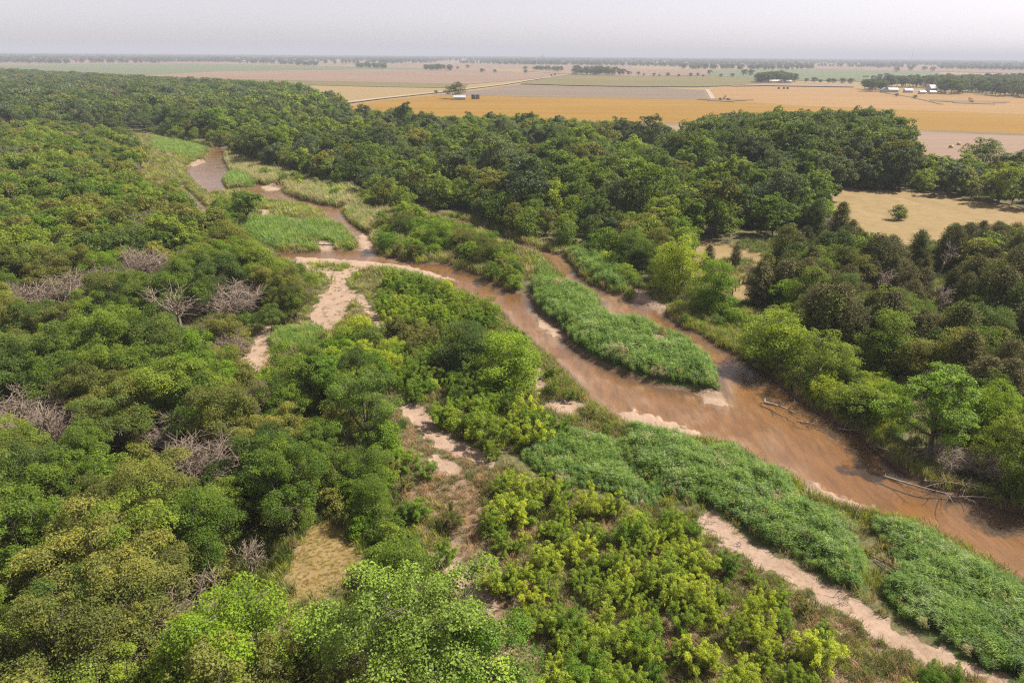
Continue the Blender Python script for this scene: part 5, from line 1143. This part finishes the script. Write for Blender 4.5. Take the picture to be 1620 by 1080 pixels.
# fence posts by the glade and on the right bank
for i, (px, py) in enumerate(((1158, 470), (1163, 462), (1169, 455), (1176, 449), (1588, 680), (1608, 664))):
    x, y = P(px, py); z = float(height(x, y)[0]); g = Geo(); hh = 1.5 + .1 * (i % 3)
    tube(g, [(0, 0, -.3), (.02, .01, hh * .5), (.05 * (i % 2), 0, hh)], [.10, .095, .085], 7)
    o = link('fence_post', g.mesh('fence_post', [M_POST], True), None, (x, y, z), i * .7)
    tag(o, ['first leaning fence post where the glade meets the herb slope', 'second fence post from the river in front of the tan glade', 'third fence post from the river in front of the tan glade', 'last fence post of the row before the brown cedar',
            'wooden post right of the lone leaning tree on the bank', 'wooden post deeper in the shade behind the bank post'][i], 'fence post', 'fence posts of the right bank')
# driftwood
def driftwood(px, py, L, rz, br, label, rad=.12, lift=.1, seed=1, zoff=None):
    r = np.random.default_rng(seed); x, y = P(px, py); z = max(float(height(x, y)[0]), WATER_Z) if zoff is None else zoff
    g = Geo(); pth = bend(r, (-L / 2, 0, rad * .6), (L / 2, 0, lift * L + rad * .4), .05, 7); tube(g, pth, np.linspace(rad, rad * .35, 7), 7)
    for i in range(br):
        k = r.integers(1, 7); b0 = pth[k]; d = unit(np.array([r.uniform(.1, 1), r.normal() * .9, r.uniform(.0, .7)])); l = L * r.uniform(.2, .5); p2 = bend(r, b0, b0 + d * l, .15, 4); tube(g, p2, np.linspace(rad * .45, rad * .14, 4), 5)
        for q in range(3):
            d2 = unit(d + rnd3(r, 1)[0] * .8); b1 = p2[r.integers(1, 4)]; tube(g, bend(r, b1, b1 + d2 * l * .5, .12, 3), [rad * .18, rad * .12, rad * .06], 4)
    for i in range(5):   # root stubs at the butt
        d = unit(np.array([-.5, r.normal(), r.normal()])); tube(g, [pth[0], pth[0] + d * rad * 3.5], [rad * .5, rad * .15], 4)
    tag(link('driftwood', g.mesh('driftwood', [M_DRIFT], True), None, (x, y, z), rz), label, 'driftwood', 'driftwood along the river')
driftwood(1232, 640, 3.4, -.75, 3, 'grassy driftwood log stranded in mid channel below the island', .2, .03, 1)
driftwood(1276, 664, 1.8, -.4, 4, 'small branching driftwood piece lying in the water beside the stranded log', .09, .1, 2)
driftwood(1455, 765, 6.2, -.62, 5, 'long pale fallen trunk reaching from the bank into the river', .12, .05, 3)
driftwood(1555, 788, 5.5, -.2, 5, 'pale forked driftwood at the waterline under the bare shrub', .10, .05, 4)
driftwood(1420, 722, 4.2, -.9, 5, 'grey broken branches lying on the shaded mud bank', .11, .12, 5)
driftwood(1345, 676, 2.2, -.4, 2, 'short forked branch at the foot of the right bank', .10, .15, 6)
driftwood(1500, 770, 4.0, -.5, 6, 'tangled branches between the fallen trunk and the forked driftwood', .10, .15, 12)
driftwood(848, 603, 3.2, 1.35, 1, 'bleached log lying on the sand beside the bright domed tree', .17, .02, 7)
driftwood(852, 592, 2.8, 1.7, 0, 'second bleached log next to the bigger one on the sand', .13, .02, 8)
driftwood(880, 634, 3.0, .1, 6, 'dark brushwood heap at the edge of the sand patch', .07, .1, 9)
driftwood(520, 388, 5.0, -.1, 4, 'pale drift logs on the sand tip of the grass flat upstream', .2, .03, 10)
driftwood(895, 399, 5.0, .1, 5, 'pale brushwood jam at the head of the right channel', .14, .06, 11)
driftwood(1406, 905, 2.6, -1.0, 1, 'broken pole lying in the dry gap between the two reed beds', .06, .12, 13)
driftwood(1395, 890, 2.2, -.8, 1, 'thinner broken pole beside the other in the reed gap', .05, .12, 14)
driftwood(497, 312, 3.5, .2, 3, 'dark snag at the undercut bank of the upper channel', .15, .06, 15)
driftwood(835, 450, 3.0, -.3, 5, 'dead branches hanging from the muddy island bank', .09, .2, 16)
bed('tall_grass', 'tuft of grass on the log stranded in mid channel', PP([(1212,634),(1225,630),(1238,641),(1230,646)]), 'grasstuft', {'palegrass': 1, 'lime': 1}, .3, .5, 391, 1, False) if False else None

# ------------------------------------------------------------------ haze: one closed box of thin smoky air
g = Geo(); box(g, (0, 0, 56), (33000, 33000, 116))
Mh = bpy.data.materials.new('haze'); Mh.use_nodes = True; n = Mh.node_tree; n.nodes.remove(n.nodes['Principled BSDF'])
pv = n.nodes.new('ShaderNodeVolumePrincipled'); pv.inputs['Color'].default_value = (.55, .58, .665, 1); pv.inputs['Density'].default_value = 1.9e-4; pv.inputs['Anisotropy'].default_value = 0.0
n.links.new(pv.outputs[0], n.nodes['Material Output'].inputs['Volume'])
tag(link('haze', g.mesh('haze', [Mh])), None, None, None, 'stuff')

# ------------------------------------------------------------------ labels: look, then the place it stands by
LOOK = {'dark': 'dark green', 'mid': 'green', 'fresh': 'fresh green', 'yellow': 'yellow green', 'olive': 'olive', 'pale': 'soft green', 'bluish': 'bluish green', 'brown': 'brownish', 'grey': 'grey', 'deep': 'deep green'}
MARKS = [(60,1020,'in the lower left corner'), (250,1030,'below the collapsed bare tree'), (120,860,'left of the collapsed bare tree'), (330,850,'beside the collapsed bare tree'), (470,800,'above the tan clearing'),
 (560,940,'between the tan clearing and dry scrub'), (60,720,'by the wide pinkish bare shrub'), (200,760,'left of the round grey bare shrub'), (400,700,'right of the round grey bare shrub'), (540,700,'beside the shimmering cottonwood'), (180,600,'below the pinkish bare thicket'),
 (320,590,'below the tall white dead tree'), (480,600,'below the bright grass bed'), (60,540,'under the pinkish bare thicket'), (60,380,'above the pinkish bare thicket'), (200,360,'above the tall white dead tree'), (330,410,'right of the side channel trees'), (440,450,'left of the sandy beach'),
 (80,260,'in the upper left wood'), (200,270,'left of the far river pool'), (60,150,'in the far left wood'), (200,160,'near the pale roofed cabin'), (330,170,'behind the far river pool'), (450,190,'between far pool and gravel road'), (480,260,'behind the pool bank'),
 (600,210,'below the wheat corner'), (620,280,'behind the inner bank'), (740,230,'before the wheat by the tanks'), (760,310,'above the muddy back channel'), (880,220,'before the wheat in mid picture'), (880,290,'above the right channel head'), (1000,250,'below the lone dark tree'), (1000,330,'behind the yellow green tree'), (970,400,'beside the right channel reeds'),
 (1130,320,'behind the tan glade'), (1150,240,'below the tallest trees'), (1270,200,'among the tallest trees'), (1280,280,'left of the tan pasture'), (1420,260,'behind the tan pasture'), (1560,280,'behind the pasture right end'), (1280,400,'between glade and pasture'), (1420,410,'below the tan pasture'), (1560,420,'below the pasture right end'),
 (1300,500,'behind the yellow green bank tree'), (1440,520,'in the middle of the cedar wood'), (1580,560,'behind the lone leaning tree'), (1230,560,'on the shaded right bank'), (1360,630,'on the herb slope of the bank'), (1560,720,'around the lone leaning tree'),
 (640,500,'beside the sandy beach'), (720,560,'left of the bright domed tree'), (820,510,'between domed tree and main channel'), (760,650,'below the bright domed tree'), (900,650,'below the bleached logs'), (680,690,'beside the upper sandy track'), (720,800,'on the pinkish bare soil'), (760,900,'beside the pale sand patches'), (840,1040,'in the dry scrub at the bottom'),
 (850,820,'at the top of the willow thicket'), (980,830,'below the reeds in the thicket'), (960,960,'in the middle of the willow thicket'), (1130,900,'left of the sandy track start'), (1120,1020,'at the bottom of the willow thicket'), (1300,1000,'along the lower sandy track'), (1450,1070,'at the end of the lower track'),
 (690,370,'between the two upper channels'), (800,420,'at the head of the island'), (540,540,'on the shrubby rise below the beach'), (400,280,'beside the grass islet')]
FARMARKS = [(1480,140,'in the farmstead belt'), (1600,145,'right of the farmhouse'), (1380,140,'left of the long white shed'), (1226,128,'over the pale homestead'), (945,118,'behind the olive field'), (870,112,'in the hedge left of grove'), (695,111,'beyond the dry field'), (588,108,'in the square grove on the plain'), (488,104,'in the clump on the plain'),
            (780,112,'alone on the plain above the road'), (1060,121,'in the loose hedge'), (1170,121,'beside the far shelter belt'), (1310,132,'between homestead and farmstead'), (1440,114,'in the row beyond the farmstead')]
ORD = ['', 'second', 'third', 'fourth', 'fifth', 'sixth', 'seventh', 'eighth', 'ninth']
sets = {}
for t in THINGS:
    if t.get('hand'): continue
    px, py, _ = proj(t['x'], t['y'], t['z'] + t['h'] * .5)
    mk = FARMARKS if t.get('far') else MARKS
    i = min(range(len(mk)), key=lambda q: (mk[q][0] - px) ** 2 + ((mk[q][1] - py) * (4 if t.get('far') else 1.5)) ** 2)
    t['p'] = (float(px), float(py)); sets.setdefault((t['name'], t['tone'], mk[i][2]), []).append(t)
KN = {'broadleaf_tree': 'leafy tree', 'cottonwood_tree': 'tall tree', 'cedar_tree': 'cedar', 'willow_shrub': 'willow shrub', 'round_bush': 'round bush', 'dead_tree': 'dead tree', 'bare_shrub': 'bare shrub', 'field_tree': 'field tree'}
for (nm, tone, where), L in sets.items():
    nrow = math.ceil(len(L) / 9); L.sort(key=lambda t: -t['p'][1]); per = math.ceil(len(L) / nrow)
    what = LOOK[tone] + ' ' + KN[nm]
    for k in range(nrow):
        row = sorted(L[k * per:(k + 1) * per], key=lambda t: t['p'][0])
        rt = '' if nrow == 1 else (', front row' if k == 0 else ', %s row' % ORD[k] if k < 9 else ', back row')
        for i, t in enumerate(row):
            if len(L) == 1: lab = what + ' ' + where
            elif len(row) == 1: lab = 'single ' + what + rt + ' ' + where
            elif i == 0: lab = 'leftmost ' + what + rt + ' ' + where
            elif i == len(row) - 1: lab = 'rightmost ' + what + rt + ' ' + where
            else: lab = ORD[i] + ' ' + what + ' from left' + (rt + ',' if rt else '') + ' ' + where
            t['o']['label'] = ' '.join(lab.split())
print('triangles', sum(len(q.loops) - 2 * len(q.polygons) for q in bpy.data.meshes))
